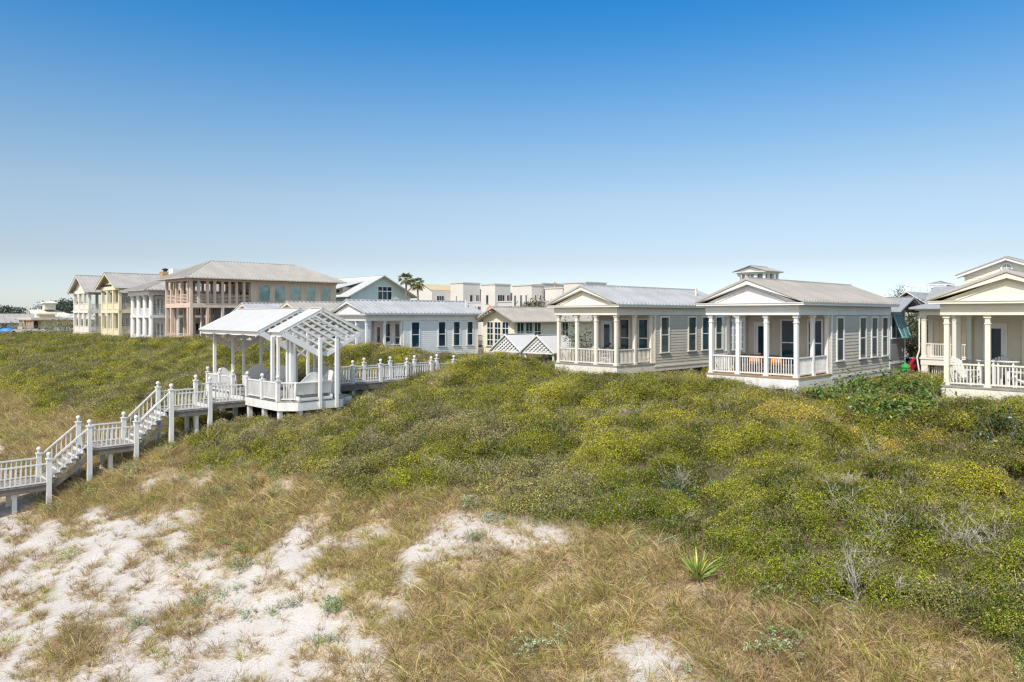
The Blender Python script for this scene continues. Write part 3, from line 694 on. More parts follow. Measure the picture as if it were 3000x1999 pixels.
def side_porch():
    g = -5; h0 = -g; lo = (0,0,h0); zf = -2.87; Wd = 7; D = 3
    t = empty('porch_house', W(54.9,-16.1,g), ROT, 'cream house with a raised curtained porch between the grey house and the ivory cottage', 'house')
    for x in (.14,2.0,3.9,5.8): column(t,x,.14,zf,0,h0,M_cream,.26)
    for y in (1.6,2.9): column(t,.14,y,zf,0,h0,M_cream,.26)
    for x0,x1 in ((.28,1.87),(2.13,3.77),(4.03,5.67)): railing(t,(x0,.14),(x1,.14),zf,h0,M_cream,.95,.14)
    railing(t,(.14,.3),(.14,1.5),zf,h0,M_cream,.95,.14)
    MB().box(-.08,Wd,-.08,D,zf-.12,zf).box(-.03,Wd,-.03,.04,zf-.5,zf-.12).box(-.03,.04,.04,D,zf-.5,zf-.12).build('porch_floor', M_cream, t, lo)
    for x in (.2,2.2,4.2): MB().box(x-.2,x+.2,0,.4,g-.5,zf-.5).build('pier', M_cream, t, lo)
    m = MB().box(.0,Wd,D,11,g,.2); m.siding(F(0,D,1,0),0,Wd,zf,.2,.2); m.siding(F(0,11,0,-1),0,8,-3.2,.2,.2); m.build('wall', M_creams, t, lo)
    MB().box(-.1,Wd,-.1,.3,0,.3).box(-.1,.3,.3,D,0,.3).box(-.3,Wd,-.3,D,.3,.42).build('entablature', M_cream, t, lo)
    m = MB()
    for k in range(7): m.box(1.15+k*.1,1.2+k*.1,.9+.06*(k%2),.98+.06*(k%2),zf+.1,-.1)
    m.build('curtain', M_curtain, t, lo)
    m = MB(); hip_roof(m,-.6,Wd+2,-.6,12,.45,2.0,9,th=.06); m.build('roof', M_roofd, t, lo)
    m = MB().tube((-.12,.0,.2),(-.12,0,-2.4),.05,.05).tube((-.12,0,-2.4),(-.25,-.05,-2.9),.05,.05).tube((-.25,-.05,-2.9),(-.1,0,-4),.05,.05); m.build('downpipe', M_cream, t, lo)
    m = MB()
    for k in range(10): m.beam((.6+k*.13,.3,g),(.6+k*.13,.3,-3.5),.03,.04)
    m.build('lattice_skirt', M_cream, t, lo)
side_porch()

def round_window_house():
    g = -5; h0 = -g; lo = (0,0,h0); Wd = 5.0
    t = empty('pediment_house', W(59,-14.5,g), ROT, 'tall house with a round window in its white gable above the ivory cottage', 'house')
    flat_box_house(t,.0,Wd,0,9,g,2.75,M_creams,h0,.18)
    k = 1.2/2.95; m = MB().prism([(.0,2.76),(Wd,2.76),(Wd/2,3.78)],'y',.0,.2)
    m.build('gable', M_cream, t, lo)
    m = MB()
    for sg in (-1,1):
        m.hexa([(Wd/2+sg*2.95,-.4,2.6),(Wd/2,-.4,3.72),(Wd/2,.1,3.72),(Wd/2+sg*2.95,.1,2.6),(Wd/2+sg*2.95,-.4,2.8),(Wd/2,-.4,3.95),(Wd/2,.1,3.95),(Wd/2+sg*2.95,.1,2.8)])
    m.build('bargeboard', M_white, t, lo)
    m = MB(); gable_roof(m,-.5,Wd+.5,-.45,9.5,2.82,3.95,.05,.4,.03); m.build('roof', M_roof, t, lo)
    n = 20; m = MB(); c = (Wd/2, 3.2)
    for i in range(n):
        a_, b_ = 2*math.pi*i/n, 2*math.pi*(i+1)/n
        P = lambda r, an, y: (c[0]+r*math.cos(an), y, c[1]+r*math.sin(an))
        m.hexa([P(.26,a_,-.08),P(.36,a_,-.08),P(.36,a_,0),P(.26,a_,0),P(.26,b_,-.08),P(.36,b_,-.08),P(.36,b_,0),P(.26,b_,0)])
    m.box(c[0]-.02,c[0]+.02,-.06,-.02,c[1]-.26,c[1]+.26); m.box(c[0]-.26,c[0]+.26,-.059,-.021,c[1]-.02,c[1]+.02)
    o = m.build('round_window', M_white, t, lo)
    m = MB().prism([(c[0]+.27*math.cos(2*math.pi*i/n),c[1]+.27*math.sin(2*math.pi*i/n)) for i in range(n)],'y',-.03,.0); m.build('pane', M_glasst, o)
round_window_house()

# ------------------------------------------------------------------ far left village
def far_box(name, label, px, Y, wb, la, ze, zr, wall, roof, hip=True, g=-5, wins=(), cat='house', dor=False, cup=None):
    a, b = ab(px, Y); h0 = -g; lo = (0,0,h0)
    t = empty(name, W(a,b,g), ROT, label, cat)
    MB().box(-wb/2,wb/2,0,la,g,ze).build('wall', wall, t, lo)
    m = MB()
    if hip: hip_roof(m,-wb/2-.7,wb/2+.7,-.7,la+.7,ze,zr,1.2)
    else: gable_roof(m,-wb/2-.6,wb/2+.6,-.6,la+.6,ze,zr,.12,1.2)
    m.build('roof', roof, t, lo)
    for (u0,u1,z0,z1) in wins: window(t,F(-wb/2,0,1,0),u0,u1,z0,z1,h0,2,2,M_glass,M_white)
    for (u0,u1,z0,z1) in wins[:3]: window(t,F(wb/2,0,0,1),u0,u1,z0,z1,h0,2,2,M_glass,M_white)
    if dor:
        m = MB(); m.prism([(-3,ze+.2),(3,ze+.2),(0,ze+1.6)],'y',.2,2); m.build('dormer', wall, t, lo)
        m = MB(); gable_roof(m,-3.5,3.5,-.2,3,ze+.1,ze+1.9,.12,0); m.build('dormer_roof', roof, t, lo)
        window(t,F(-1,.2,1,0),.5,1.5,ze+.5,ze+1.1,h0,1,2,M_glass,M_white)
    if cup:
        x, y, w, z0, z1 = cup
        MB().box(x-w,x+w,y-w,y+w,z0,z1).build('cupola', M_beiges if w > 1 else wall, t, lo)
        m = MB(); hip_roof(m,x-w-.5,x+w+.5,y-w-.5,y+w+.5,z1,z1+.6,3); m.build('cupola_roof', M_cream if w > 1 else M_roofd, t, lo)
    return t
far_box('village_house','distant cream village house with a square cupola, left of the beach houses',88,200,11,9,-.4,2.0,M_creams,M_cream,True,-6,((.6,1.8,-2.4,-.8),(3,4.2,-2.4,-.8),(5.5,6.7,-2.4,-.8),(8.6,9.8,-2.4,-.8)),dor=True,cup=(2.2,4,1.3,1.5,3.3))
far_box('village_house','distant cottage with a dark pointed cap behind the cream village house',72,235,8,8,-.5,2.0,M_beiges,M_roofd,True,-6,((1,2,-2.4,-.8),(5,6,-2.4,-.8)),cup=(0,4,.5,1.7,3.0))
far_box('village_house','distant small house with a pale hipped roof right of the building site',188,170,5,5,-.9,.5,M_teal,M_roofw,True,-6,((.6,1.8,-2.6,-1.2),(3,4.2,-2.6,-1.2)),cup=(0,2.5,.35,.3,.8))
far_box('village_house','distant grey gabled house at the left edge of the photo',-18,185,7,8,-1.9,.3,M_beiges,M_roof,False,-6,((1,2.2,-3.6,-2.2),(4.5,5.7,-3.6,-2.2)))
far_box('village_house','distant white gabled house between the building site and the trees',150,215,8,10,-1.4,.4,M_cream,M_roof,False,-6,((1,2.2,-3.4,-2),(4.5,5.7,-3.4,-2)))
far_box('low_house','low house with a plain grey metal roof sunk behind the far dune',52,135,13,8,-3.75,-2.65,M_stuccg,M_roof,False,-6)
far_box('low_house','long low grey roof just left of the off-white gabled house',168,150,14,6,-3.5,-2.55,M_stuccg,M_roof,False,-6)
def site():
    a, b = ab(88, 160); g = -5; h0 = -g; lo = (0,0,h0)
    t = empty('unfinished_house', W(a,b,g), ROT, 'unfinished timber-framed house with a flat roof in the distance at left', 'house')
    MB().box(-7,6,-1,8,-.95,-.55).build('roof_deck', M_stuccg, t, lo); MB().box(-7.05,6.05,-1.05,8,-1.15,-.95).build('roof_beam', M_rust, t, lo)
    for x in (-6.5,-5.6,-4.4,-2.2,.6,2.2,3.2,4.8,5.8): MB().box(x-.12,x+.12,-.8,-.55,g,-1.15).build('post', M_wood, t, lo)
    MB().box(-5,-1.2,0,7,g,-1.15).box(2.4,5.6,1,7,g,-1.15).build('wall', M_tan, t, lo); MB().box(-1,2.2,.1,.3,g,-1.4).build('wall_sheet', M_blueg, t, lo)
    MB().box(-3.6,-1.8,-.1,.02,-2.9,-1.5).build('opening_shade', M_dark, t, lo); MB().box(-6.8,-2,-1,-.9,-3.2,-2.6).build('barrier', M_tan, t, lo)  # near-black panel on the wall paints the shade of an opening
    MB().box(1,3.4,1,4,-.55,.1).box(.7,3.7,.7,4.3,.1,.35).build('roof_box', M_tan, t, lo)
    m = MB()
    for k in range(7): m.ball((-2.4+k*.55,1.6,-.35),.32+.06*(k%3),6)
    m.build('roof_sacks', M_curtain, t, lo)
site()
a, b = ab(20, 140)
o = MB().ball((0,0,0),1.0,12).lathe((.8,.2,-.4),[(1.1,-.3),(1.0,.1),(.6,.5),(.05,.7)],10).build('tarpaulin', M_blue, None, W(a,b,-3.05), True)
o.scale = (1.4,1,.6); tag(o,'blue tarpaulin heap by the grey roofs at the far left','tarpaulin')
# ------------------------------------------------------------------ boardwalk, pavilion
def finial_post(par, x, y, zb, zd, h0, hh=1.12, w=.2, mt=None):
    m = MB(); s = w/2
    m.box(x-s,x+s,y-s,y+s,zb,zd+hh); m.box(x-s-.035,x+s+.035,y-s-.035,y+s+.035,zd+hh,zd+hh+.05); m.box(x-s*.55,x+s*.55,y-s*.55,y+s*.55,zd+hh+.05,zd+hh+.09)
    o = m.build('post', mt or M_white2, par, (0,0,h0))
    m = MB().lathe((x,y,zd+hh+.085),[(.07,0),(.05,.05),(.045,.08)],10).ball((x,y,zd+hh+.24),.108,12)
    m.build('finial', mt or M_white2, o, (0,0,0), True)
    return o
def stairway():
    g = -8.6; h0 = -g; lo = (0,0,h0); x0, x1 = -.95, .95; bc = -40.55
    t = empty('beach_stairway', W(8.6,bc,g), ROT, 'white-railed wooden stairway stepping down the dune to the beach', 'stairway')
    A = [-1.2+8.6-6, 8.6, 10.3, 12.4, 14.1, 16.1, 18.1]; Y = [a-8.6 for a in A]
    Z = [-7.85,-7.85,-6.5,-6.5,-5.02,-4.78]
    def deck(y0,y1,z):
        MB().box(x0-.06,x1+.06,y0,y1,z-.045,z).build('deck', M_deck, t, lo)
        MB().box(x0-.02,x0+.05,y0,y1,z-.32,z-.05).box(x1-.05,x1+.02,y0,y1,z-.32,z-.05).box(-.04,.04,y0,y1,z-.3,z-.05).build('joist', M_woodd, t, lo)
    deck(Y[0],Y[1]+.05,Z[0]); deck(Y[2]-.02,Y[3]+.05,Z[2]); deck(Y[4]-.02,Y[5]-.02,Z[4]); deck(Y[5],Y[6]-.02,Z[5])
    MB().box(x0+.05,x1-.05,Y[5]-.03,Y[5]-.005,Z[4]+.002,Z[5]-.047).build('riser', M_white2, t, lo)
    for (ya,za,yb,zb) in ((Y[1],Z[1],Y[2],Z[2]),(Y[3],Z[3],Y[4],Z[4])):
        n = 7
        for i in range(n):
            ya_ = ya+.06+(yb-ya-.06)*i/n; z = za+(zb-za)*(i+1)/n; d = (yb-ya)/n
            MB().box(x0+.04,x1-.04,ya_,ya_+.03,za+(zb-za)*i/n+.002,z-.047).build('riser', M_white2, t, lo)
            if i < n-1: MB().box(x0,x1,ya_-.04,ya_+d+.02,z-.045,z).build('tread', M_deck, t, lo)
        for x in (x0-.0,x1-.03):
            m = MB(); m.prism([(ya,za-.45),(yb+.1,zb-.4),(yb+.1,zb-.05),(ya+.15,za-.02)],'x',x,x+.05); m.build('stringer', M_woodd, t, lo)
    zs = [Z[0],Z[0],Z[2],Z[2],Z[4],Z[5],Z[5]]
    for x in (x0-.02, x1+.02):
        for i in range(1,7):
            if i == 6: continue
            a_, b_ = A[i], bc+x
            finial_post(t, x, Y[i], zt1(a_, b_)-.5, zs[i] if i not in (2,4) else zs[i], h0)
        a_ = A[0]; finial_post(t, x, Y[0], zt1(a_, bc+x)-.5, Z[0], h0)
        m_ = M_white2
        railing(t,(x,Y[0]+.13),(x,Y[1]-.13),Z[0],h0,m_,.95,.2,.045,.08)
        railing(t,(x,Y[1]+.13),(x,Y[2]-.13),Z[0]+.12,h0,m_,1.0,.2,.045,.22,'stair_railing',Z[2]-Z[1]-.12)
        railing(t,(x,Y[2]+.13),(x,Y[3]-.13),Z[2],h0,m_,.95,.2,.045,.08)
        railing(t,(x,Y[3]+.13),(x,Y[4]-.13),Z[2]+.12,h0,m_,1.0,.2,.045,.22,'stair_railing',Z[4]-Z[3]-.12)
        railing(t,(x,Y[4]+.13),(x,Y[5]-.13),Z[4],h0,m_,.95,.2,.045,.08)
        railing(t,(x,Y[5]+.13),(x,Y[6]-.13),Z[5],h0,m_,.95,.2,.045,.08)
    for y in (Y[0]+2.5, Y[1]-1.3, Y[2]+1, Y[5]-.6):
        for x in (x0+.3,x1-.3):
            zd = Z[0] if y < Y[1] else (Z[2] if y < Y[3] else Z[4])
            MB().box(x-.09,x+.09,y-.09,y+.09,zt1(y+8.6,bc+x)-.5,zd-.3).build('stilt', M_white2, t, lo)
stairway()

def walkway():
    g = -5.4; h0 = -g; lo = (0,0,h0); x0, x1 = -.95, .95; bc = -40.55; z = -4.28
    t = empty('walkway', W(22.6,bc,g), ROT, 'raised plank walkway with white ball-topped posts leading inland from the pavilion', 'walkway')
    A = [23.0,25.0,27.07,29.15,31.2,33.2]; Y = [a-22.6 for a in A]
    MB().box(x0-.22,x1+.22,Y[0]-.4,Y[-1]+1.5,z-.05,z).build('deck', M_deck, t, lo)
    MB().box(x0-.2,x0-.12,Y[0]-.4,Y[-1]+1.5,z-.4,z-.06).box(x1+.12,x1+.2,Y[0]-.4,Y[-1]+1.5,z-.4,z-.06).box(-.05,.05,Y[0]-.4,Y[-1],z-.35,z-.06).build('joist', M_woodd, t, lo)
    for x in (x0,x1):
        for y in Y: finial_post(t,x,y,zt1(22.6+y,bc+x)-.5,z,h0,1.12,.2)
        for i in range(5): railing(t,(x,Y[i]+.13),(x,Y[i+1]-.13),z,h0,M_white2,.95,.2,.05,.1)
    for y in (Y[1]-.9,Y[1]+1,Y[2]+1):
        for x in (x0+.25,x1-.25): MB().box(x-.12,x+.12,y-.1,y+.1,zt1(22.6+y,bc+x)-.5,z-.4).build('stilt', M_white2, t, lo)
        MB().box(x0-.1,x1+.1,y-.05,y+.05,z-.6,z-.405).build('cross_beam', M_white2, t, lo)
walkway()

PB, PAF = -45.0, 18.1
def pavilion():
    zd = -4.5; g = -6.0; h0 = -g; lo = (0,0,h0); Wd = 9.2; Dp = 4.4
    t = empty('dune_pavilion', W(PAF,PB,g), ROT, 'white beach pavilion with twin pitched roofs and diagonal lattice gables on the dune', 'pavilion')
    Q = lambda z: zd+z
    PG = [(0,0),(9.2,0),(9.95,.75),(9.95,3.35),(9.2,4.0),(9.2,Dp),(0,Dp)]
    MB().prism(PG,'z',Q(-.05),Q(0)).build('deck', M_deck, t, lo)
    m = MB()
    for i in range(7):
        x0,y0 = PG[i]; x1,y1 = PG[(i+1)%7]; m.beam((x0,y0,Q(-.28)),(x1,y1,Q(-.28)),.07,.44)
    m.build('rim_beam', M_white2, t, lo)
    for x in (.15,1.9,3.7,5.55,7.35,9.1,9.78):
        for y in ((.17,2.2,4.2) if x < 9.5 else (.95,3.2)):
            MB().box(x-.11,x+.11,y-.11,y+.11,zt1(PAF+y,PB+x)-.5,Q(-.505)).build('stilt', M_white2, t, lo)
    # roofs: (x range)
    for i, (xa,xb,rb) in enumerate(((-.5,7.45,.27),(8.62,9.95,.27))):
        m = MB(); gable_roof(m,-.22,4.66,xa,xb,Q(3.68),Q(4.88),.05,rb,.014,.02) if 0 else None
        m.xf = lambda p: (p[1],p[0],p[2])
        gable_roof(m,-.28,4.72,xa,xb,Q(3.66),Q(4.88),.05,rb,.012,.02)
        m.xf = None; m.build('roof', M_roofw, t, lo)
        m = MB(); m.xf = lambda p: (p[1],p[0],p[2])
        gable_roof(m,-.14,4.58,xa+.16,xb-.16,Q(3.60),Q(4.76),.03,0); m.xf = None
        m.build('roof_lining', M_tan, t, lo)
        m = MB()                                                       # bargeboards and scalloped eave boards
        for x in (xa+.04, xb-.04):
            for sg in (-1,1):
                ye = 2.22+sg*2.46
                m.beam((x,ye,Q(3.60)),(x,2.22,Q(4.80)),.06,.17,(1,0,0)) if 0 else m.beam((x,ye,Q(3.595)),(x,2.22,Q(4.80)),.17,.06,(1,0,0))
        m.build('bargeboard', M_white, t, lo)
        m = MB(); n = max(6, int((xb-xa)/.16))
        for k in range(n):
            u0 = xa+.1+(xb-xa-.2)*k/n; u1 = xa+.1+(xb-xa-.2)*(k+1)/n
            f_ = lambda u: .07*abs(math.sin(math.pi*(u-xa)/ (1.95 if i == 0 else .65)))**.6
            for y in (-.1,):
                m.hexa([(u0,y-.03,Q(3.44)-f_(u0)),(u1,y-.03,Q(3.44)-f_(u1)),(u1,y+.03,Q(3.44)-f_(u1)),(u0,y+.03,Q(3.44)-f_(u0)),(u0,y-.03,Q(3.62)),(u1,y-.03,Q(3.62)),(u1,y+.03,Q(3.62)),(u0,y+.03,Q(3.62))])
        m.build('eave_board', M_white, t, lo)
        m = MB()
        for y in (.45,4.2): m.box(xa+.25,xb-.2,y-.08,y+.08,Q(3.36),Q(3.56))
        m.build('wall_plate', M_white, t, lo)
    for x, bk in ((-.44,-.07),(7.42,.06),(9.93,.06)):
        m = MB(); lattice(m,x,2.22,Q(3.5),2.34,1.24,7,.105 if x > 9 else .10,bk)
        for sg in (-1,1): m.beam((x,2.22+sg*2.32,Q(3.5)),(x,2.22+sg*.2,Q(2.36)),.2,.05,(1,0,0))
        m.build('lattice_gable', M_white, t, lo)
    posts = [(0,.5),(0,1.65),(0,2.35),(0,3.5),(0,4.2),(7.6,.5),(8.25,.5),(9.3,.7),(9.99,2.0),(9.99,3.0),(8.9,.7),
             (7.6,1.75),(7.6,2.6),(2.5,4.2),(3.3,4.2),(5.55,4.2),(6.25,4.2),(8.2,4.2)]
    for x, y in posts:
        s = .07 if (x,y) not in ((0,.5),(7.6,.5),(9.3,.7)) else .08
        if x > 9.5: s = .08
        MB().box(x-s,x+s,y-s,y+s,Q(-.5 if x > 9.5 else .001),Q(3.37) if y in (.5,4.2,.7) else Q(3.25 if x > 9.5 else 3.6)).build('post', M_white, t, lo)
    for (xa,ya,xb,yb) in ((0,1.65,0,2.35),(0,3.5,0,4.2),(2.5,4.2,3.3,4.2),(5.55,4.2,6.25,4.2),(7.6,1.75,7.6,2.6)):
        m = MB()
        for k in range(2):
            z0 = Q(2.1+k*.62); m.beam((xa,ya,z0),(xb,yb,z0+.6),.05,.09); m.beam((xa+.01,ya+.01,z0+.6),(xb+.01,yb+.01,z0),.05,.09)
        m.build('cross_brace', M_white, t, lo)
    # railings along the front
    for x in (.05,1.85,3.62,5.48,7.3,Wd-.12): finial_post(t,x,.06,Q(-.03),Q(0),h0,1.02,.18)
    for x0,x1 in ((.18,1.72),(1.98,3.49),(5.61,7.17),(7.43,Wd-.25)): railing(t,(x0,.06),(x1,.06),Q(0),h0,M_white2,.98,.13,.055,.1)
    railing(t,(Wd-.02,.2),(9.75,.8),Q(0),h0,M_white2,.98,.14,.05,.1)
    railing(t,(.02,.2),(.02,1.5),Q(0),h0,M_white2,.98,.14,.05,.1)
    return t
pavilion()

def bench_mesh(name, loc, ang, L, label, hump=.42, outside=False):
    """bench facing local -y, centred on x; curved top back at +y"""
    t = empty(name, loc, ROT+ang, label, 'bench', 'built-in style benches of the dune pavilion')
    m = MB().box(-L/2+.05,L/2-.05,-.28,.22,.40,.46); m.build('seat', M_white, t)
    m = MB().box(-L/2+.05,L/2-.05,-.26,-.2,.03,.4); m.build('front_panel', M_white, t)
    n = 16; top = []
    for k in range(n+1):
        u = -L/2+L*k/n; e = max(0, math.cos(math.pi*u/(L*.86)) if abs(u) < L*.43 else 0); top.append((u, .92+hump*e**1.4))
    m = MB()
    for k in range(n):
        (u0,z0),(u1,z1) = top[k],top[k+1]
        m.hexa([(u0,.22,.3),(u1,.22,.3),(u1,.28,.3),(u0,.28,.3),(u0,.34,z0),(u1,.34,z1),(u1,.4,z1),(u0,.4,z0)])
    for k in range(n//2+1):
        u = -L/2+L*k/(n//2); u = min(max(u,-L/2+.015),L/2-.015); zz = .8; m.box(u-.012,u+.012,.28,.315,.3,.9)
    m.build('backrest', M_white, t)
    for sx in (-L/2, L/2):
        m = MB().prism([(-.28,.03),(.3,.03),(.42,.95),(.2,.98),(-.22,.66)],'x',sx-.03,sx+.03); m.build('side_panel', M_white, t)
    if outside:
        m = MB().box(-L/2+.05,L/2-.05,.24,.62,.0,.05).box(-L/2+.05,L/2-.05,.57,.63,.05,.16).box(-L/2+.03,-L/2+.09,.24,.62,.05,.24).box(L/2-.09,L/2-.03,.24,.62,.05,.24); m.build('trough', M_white2, t)
        MB().box(-L/2+.1,L/2-.1,.26,.56,.052,.07).build('trough_lining', M_tan, t)
        MB().box(-L/2-.05,L/2+.05,.2,.5,.92,.96).build('top_rail', M_white, t)
    return t
zb = -4.5
bench_mesh('bench', W(PAF+3.2,PB+.45,zb), R(90), 1.9, 'white hump-backed bench at the far left side of the pavilion')
bench_mesh('bench', W(PAF+3.85,PB+1.6,zb), 0, 2.2, 'white hump-backed bench along the back edge of the pavilion, middle of three')
bench_mesh('bench', W(PAF+1.0,PB+.42,zb), R(90), 1.1, 'narrow white bench behind the front left pavilion post', .34)
bench_mesh('bench', W(PAF+1.75,PB+9.4,zb), R(-90), 2.05, 'white bench overhanging the near right edge of the pavilion', .55, True)
bench_mesh('bench', W(PAF+3.85,PB+7.3,zb), 0, 1.7, 'shaded grey-white bench at the back right of the pavilion', .4)

# ------------------------------------------------------------------ porch furniture
def adirondack(loc, rz, label, cat='chair', group='white slatted porch chairs', mt=None):
    mt = mt or M_white
    t = empty('slatted_chair', loc, rz, label, cat, group)
    m = MB()
    for k in range(5): y = -.28+k*.11; z = .36-.026*k; m.hexa([(-.26,y,z),(.26,y,z),(.26,y+.09,z-.02),(-.26,y+.09,z-.02),(-.26,y,z+.022),(.26,y,z+.022),(.26,y+.09,z),(-.26,y+.09,z)])
    m.build('seat', mt, t)
    m = MB()
    for k in range(7):
        u = (k-3)/3; x0 = u*.2; x1 = u*.31; h = .72+.12*math.cos(u*1.5)
        m.hexa([(x0-.03,.24,.24),(x0+.03,.24,.24),(x0+.03,.265,.24),(x0-.03,.265,.24),(x1-.04,.24+h*.42,.24+h),(x1+.04,.24+h*.42,.24+h),(x1+.04,.265+h*.42,.24+h),(x1-.04,.265+h*.42,.24+h)])
    m.beam((-.3,.44,.62),(.3,.44,.62),.03,.07)
    m.build('backrest', mt, t)
    for s in (-1,1):
        MB().box(s*.36-.07,s*.36+.07,-.36,.42,.58,.605).build('armrest', mt, t)
        MB().box(s*.33-.02,s*.33+.02,-.34,-.22,0,.58).build('leg', mt, t)
        m = MB(); m.beam((s*.28,-.3,.33),(s*.28,.62,.03),.04,.11); m.beam((s*.31,.34,.02),(s*.31,.36,.58),.035,.08); m.build('leg', mt, t)
    return t
def wood_chair(loc, rz, label, mt, cushion=None, group=None):
    t = empty('porch_chair', loc, ROT+rz, label, 'chair', group)
    m = MB()
    for k in range(5): m.box(-.25,.25,-.25+k*.1,-.17+k*.1,.42,.45)
    m.build('seat', mt, t)
    m = MB().box(-.27,-.22,.22,.27,.42,.88).box(.22,.27,.22,.27,.42,.88)
    for k in range(6): m.box(-.22,.22,.235,.255,.48+k*.068,.525+k*.068)
    m.build('backrest', mt, t)
    for x in (-.24,.24):
        for y in (-.24,.24): MB().box(x-.025,x+.025,y-.025,y+.025,0,.42).build('leg', mt, t)
        MB().box(x-.04,x+.04,-.27,.24,.64,.67).build('armrest', mt, t)
    if cushion:
        m = MB().box(-.23,.23,-.24,.2,.45,.53).box(-.24,.24,.262,.33,.50,.86); m.build('cushion', cushion, t)
    return t
def table(loc, rz, label, mt, r=.6, sq=None, h=.74):
    t = empty('porch_table', loc, ROT, label, 'table')
    if sq: MB().box(-sq[0]/2,sq[0]/2,-sq[1]/2,sq[1]/2,h-.04,h).build('tabletop', mt, t); P = [(x*(sq[0]/2-.08),y*(sq[1]/2-.08)) for x in (-1,1) for y in (-1,1)]
    else: MB().lathe((0,0,h-.04),[(r,0),(r,.04)],24).build('tabletop', mt, t); P = [(x*r*.6,y*r*.6) for x in (-1,1) for y in (-1,1)]
    for x, y in P: MB().box(x-.035,x+.035,y-.035,y+.035,0,h-.04).build('leg', mt, t)
    return t
def hp(a, bl, x, y, zf): return W(a+y, bl+x, zf)
H2 = (32.5,-19.2); H1 = (33.0,-29.8); H3 = (33.5,-9.05); H4 = (32.8,-54.6)
g_ = 'orange-cushioned chairs on the grey cottage porch'
wood_chair(hp(*H2,2.3,.75,-2.85), R(180), 'wooden chair with orange cushion in the middle bay of the grey cottage porch', M_brownw, M_orange, g_)
wood_chair(hp(*H2,3.35,.75,-2.85), R(180), 'wooden chair with orange cushion in the right bay of the grey cottage porch', M_brownw, M_orange, g_)
wood_chair(hp(*H2,4.0,1.9,-2.85), R(-90), 'grey-brown wooden chair by the side rail of the grey cottage porch', M_greyw)
wood_chair(hp(*H2,1.1,2.0,-2.85), R(90), 'brown wooden chair behind the left bay of the grey cottage porch', M_brownw)
table(hp(*H2,1.9,1.9,-2.85), 0, 'dark wooden table on the grey cottage porch', M_brownw, sq=(1.5,.9), h=.85)
o = MB().lathe((0,0,0),[(.05,0),(.14,.04),(.17,.1),(.15,.1),(.02,.05)],14).build('fruit_bowl', M_cream, None, hp(*H2,1.7,1.9,-2.0)); tag(o,'pale round bowl on the dark table of the grey cottage','bowl')
table(hp(*H1,2.0,1.9,-2.85), 0, 'weathered wooden dining table on the taupe cottage porch', M_greyw, sq=(1.9,.95), h=.9)
for x, y, r, s in ((1.15,2.75,0,'behind the left end of the table'),(2.6,2.8,0,'behind the right end of the table'),(.75,1.1,200,'nearest the left corner column'),(3.6,1.7,-90,'at the right end of the table')):
    wood_chair(hp(*H1,x,y,-2.85), R(r), 'dark slatted wooden chair on the taupe cottage porch, '+s, M_brownw if y < 2 else M_greyw, None, 'wooden chairs on the taupe cottage porch')
adirondack(hp(*H1,2.9,.85,-2.85), ROT+R(170), 'white slatted chair low behind the taupe cottage railing')
adirondack(hp(*H3,.72,1.0,-2.85), ROT+R(70), 'white slatted chair at the left end of the ivory cottage porch')
adirondack(hp(*H3,1.35,2.9,-2.85), ROT+R(0), 'white slatted chair in front of the dark door of the ivory cottage')
adirondack(hp(*H3,2.55,2.9,-2.85), ROT+R(-15), 'white slatted chair against the beige wall right of the ivory cottage door')
adirondack(hp(*H3,2.45,1.05,-2.85), ROT+R(-60), 'white slatted chair near the railing by the right edge of the photo')
table(hp(*H3,1.25,1.6,-2.85), ROT, 'round white table between the chairs of the ivory cottage, left one', M_white, .42, h=1.0)
table(hp(*H3,1.95,1.5,-2.85), ROT, 'round white table between the chairs of the ivory cottage, right one', M_white, .42, h=1.0)
for x, y, r, s in ((.7,2.7,0,'by the left corner'),(2.9,2.9,10,'in front of the tall window'),(3.9,2.4,-20,'beside the corner column'),(3.9,1.1,-80,'close to the side railing')):
    adirondack(hp(*H4,x,y,-3.31), ROT+R(r), 'white slatted chair on the pale blue cottage porch '+s)


# red car and grill, umbrella
def car():
    a, b = 61.5, -18.6; g = zt1(a,b)
    t = empty('parked_car', W(a,b,g), ROT+R(80), 'red hatchback parked beyond the hedge between two cottages', 'car')
    body = [(-2.0,.35),(2.0,.35),(2.1,.6),(2.0,.85),(1.0,.95),(.45,1.42),(-1.3,1.47),(-1.95,1.05),(-2.1,.7)]
    MB().prism([(u,w) for u,w in body],'y',-.82,.82).build('body', M_red, t)
    MB().prism([(.9,.97),(.42,1.37),(-1.25,1.41),(-1.75,1.05)],'y',-.835,.835).build('side_window', M_glass, t)
    MB().prism([(-1.45,1.42),(-1.98,1.06),(-2.02,1.1),(-1.49,1.46)],'y',-.66,.66).build('rear_window', M_glass, t)
    for x in (-1.25,1.3):
        for y in (-.8,.8):
            w = MB(); w.xf = lambda p: (p[0],p[2]+y,p[1]+.33)
            w.lathe((x,0,-.1),[(.2,0),(.33,.0),(.33,.2),(.2,.2)],18).build('wheel', M_rubber, t)
    for y in (-.68,.68): MB().box(-2.1,-1.98,y-.12,y+.12,.78,.95).build('tail_light', M_redum, t)
    MB().box(-1.7,.2,-.6,.6,1.47,1.5).build('roof_panel', M_curtain, t)
car()
gx = (52,-16.2); g = zt1(*gx)
t = empty('garden_grill', W(*gx,g), ROT, 'green domed grill standing by the bushes near the red car', 'grill')
MB().lathe((0,0,-3.5-g),[(.26,-.32),(.3,-.05),(.3,0)],18).build('bowl', M_green, t, (0,0,0), True)
MB().lathe((0,0,-3.49-g),[(.3,0),(.29,.12),(.2,.26),(.08,.32),(.06,.38),(.01,.39)],18).build('lid', M_green, t, (0,0,0), True)
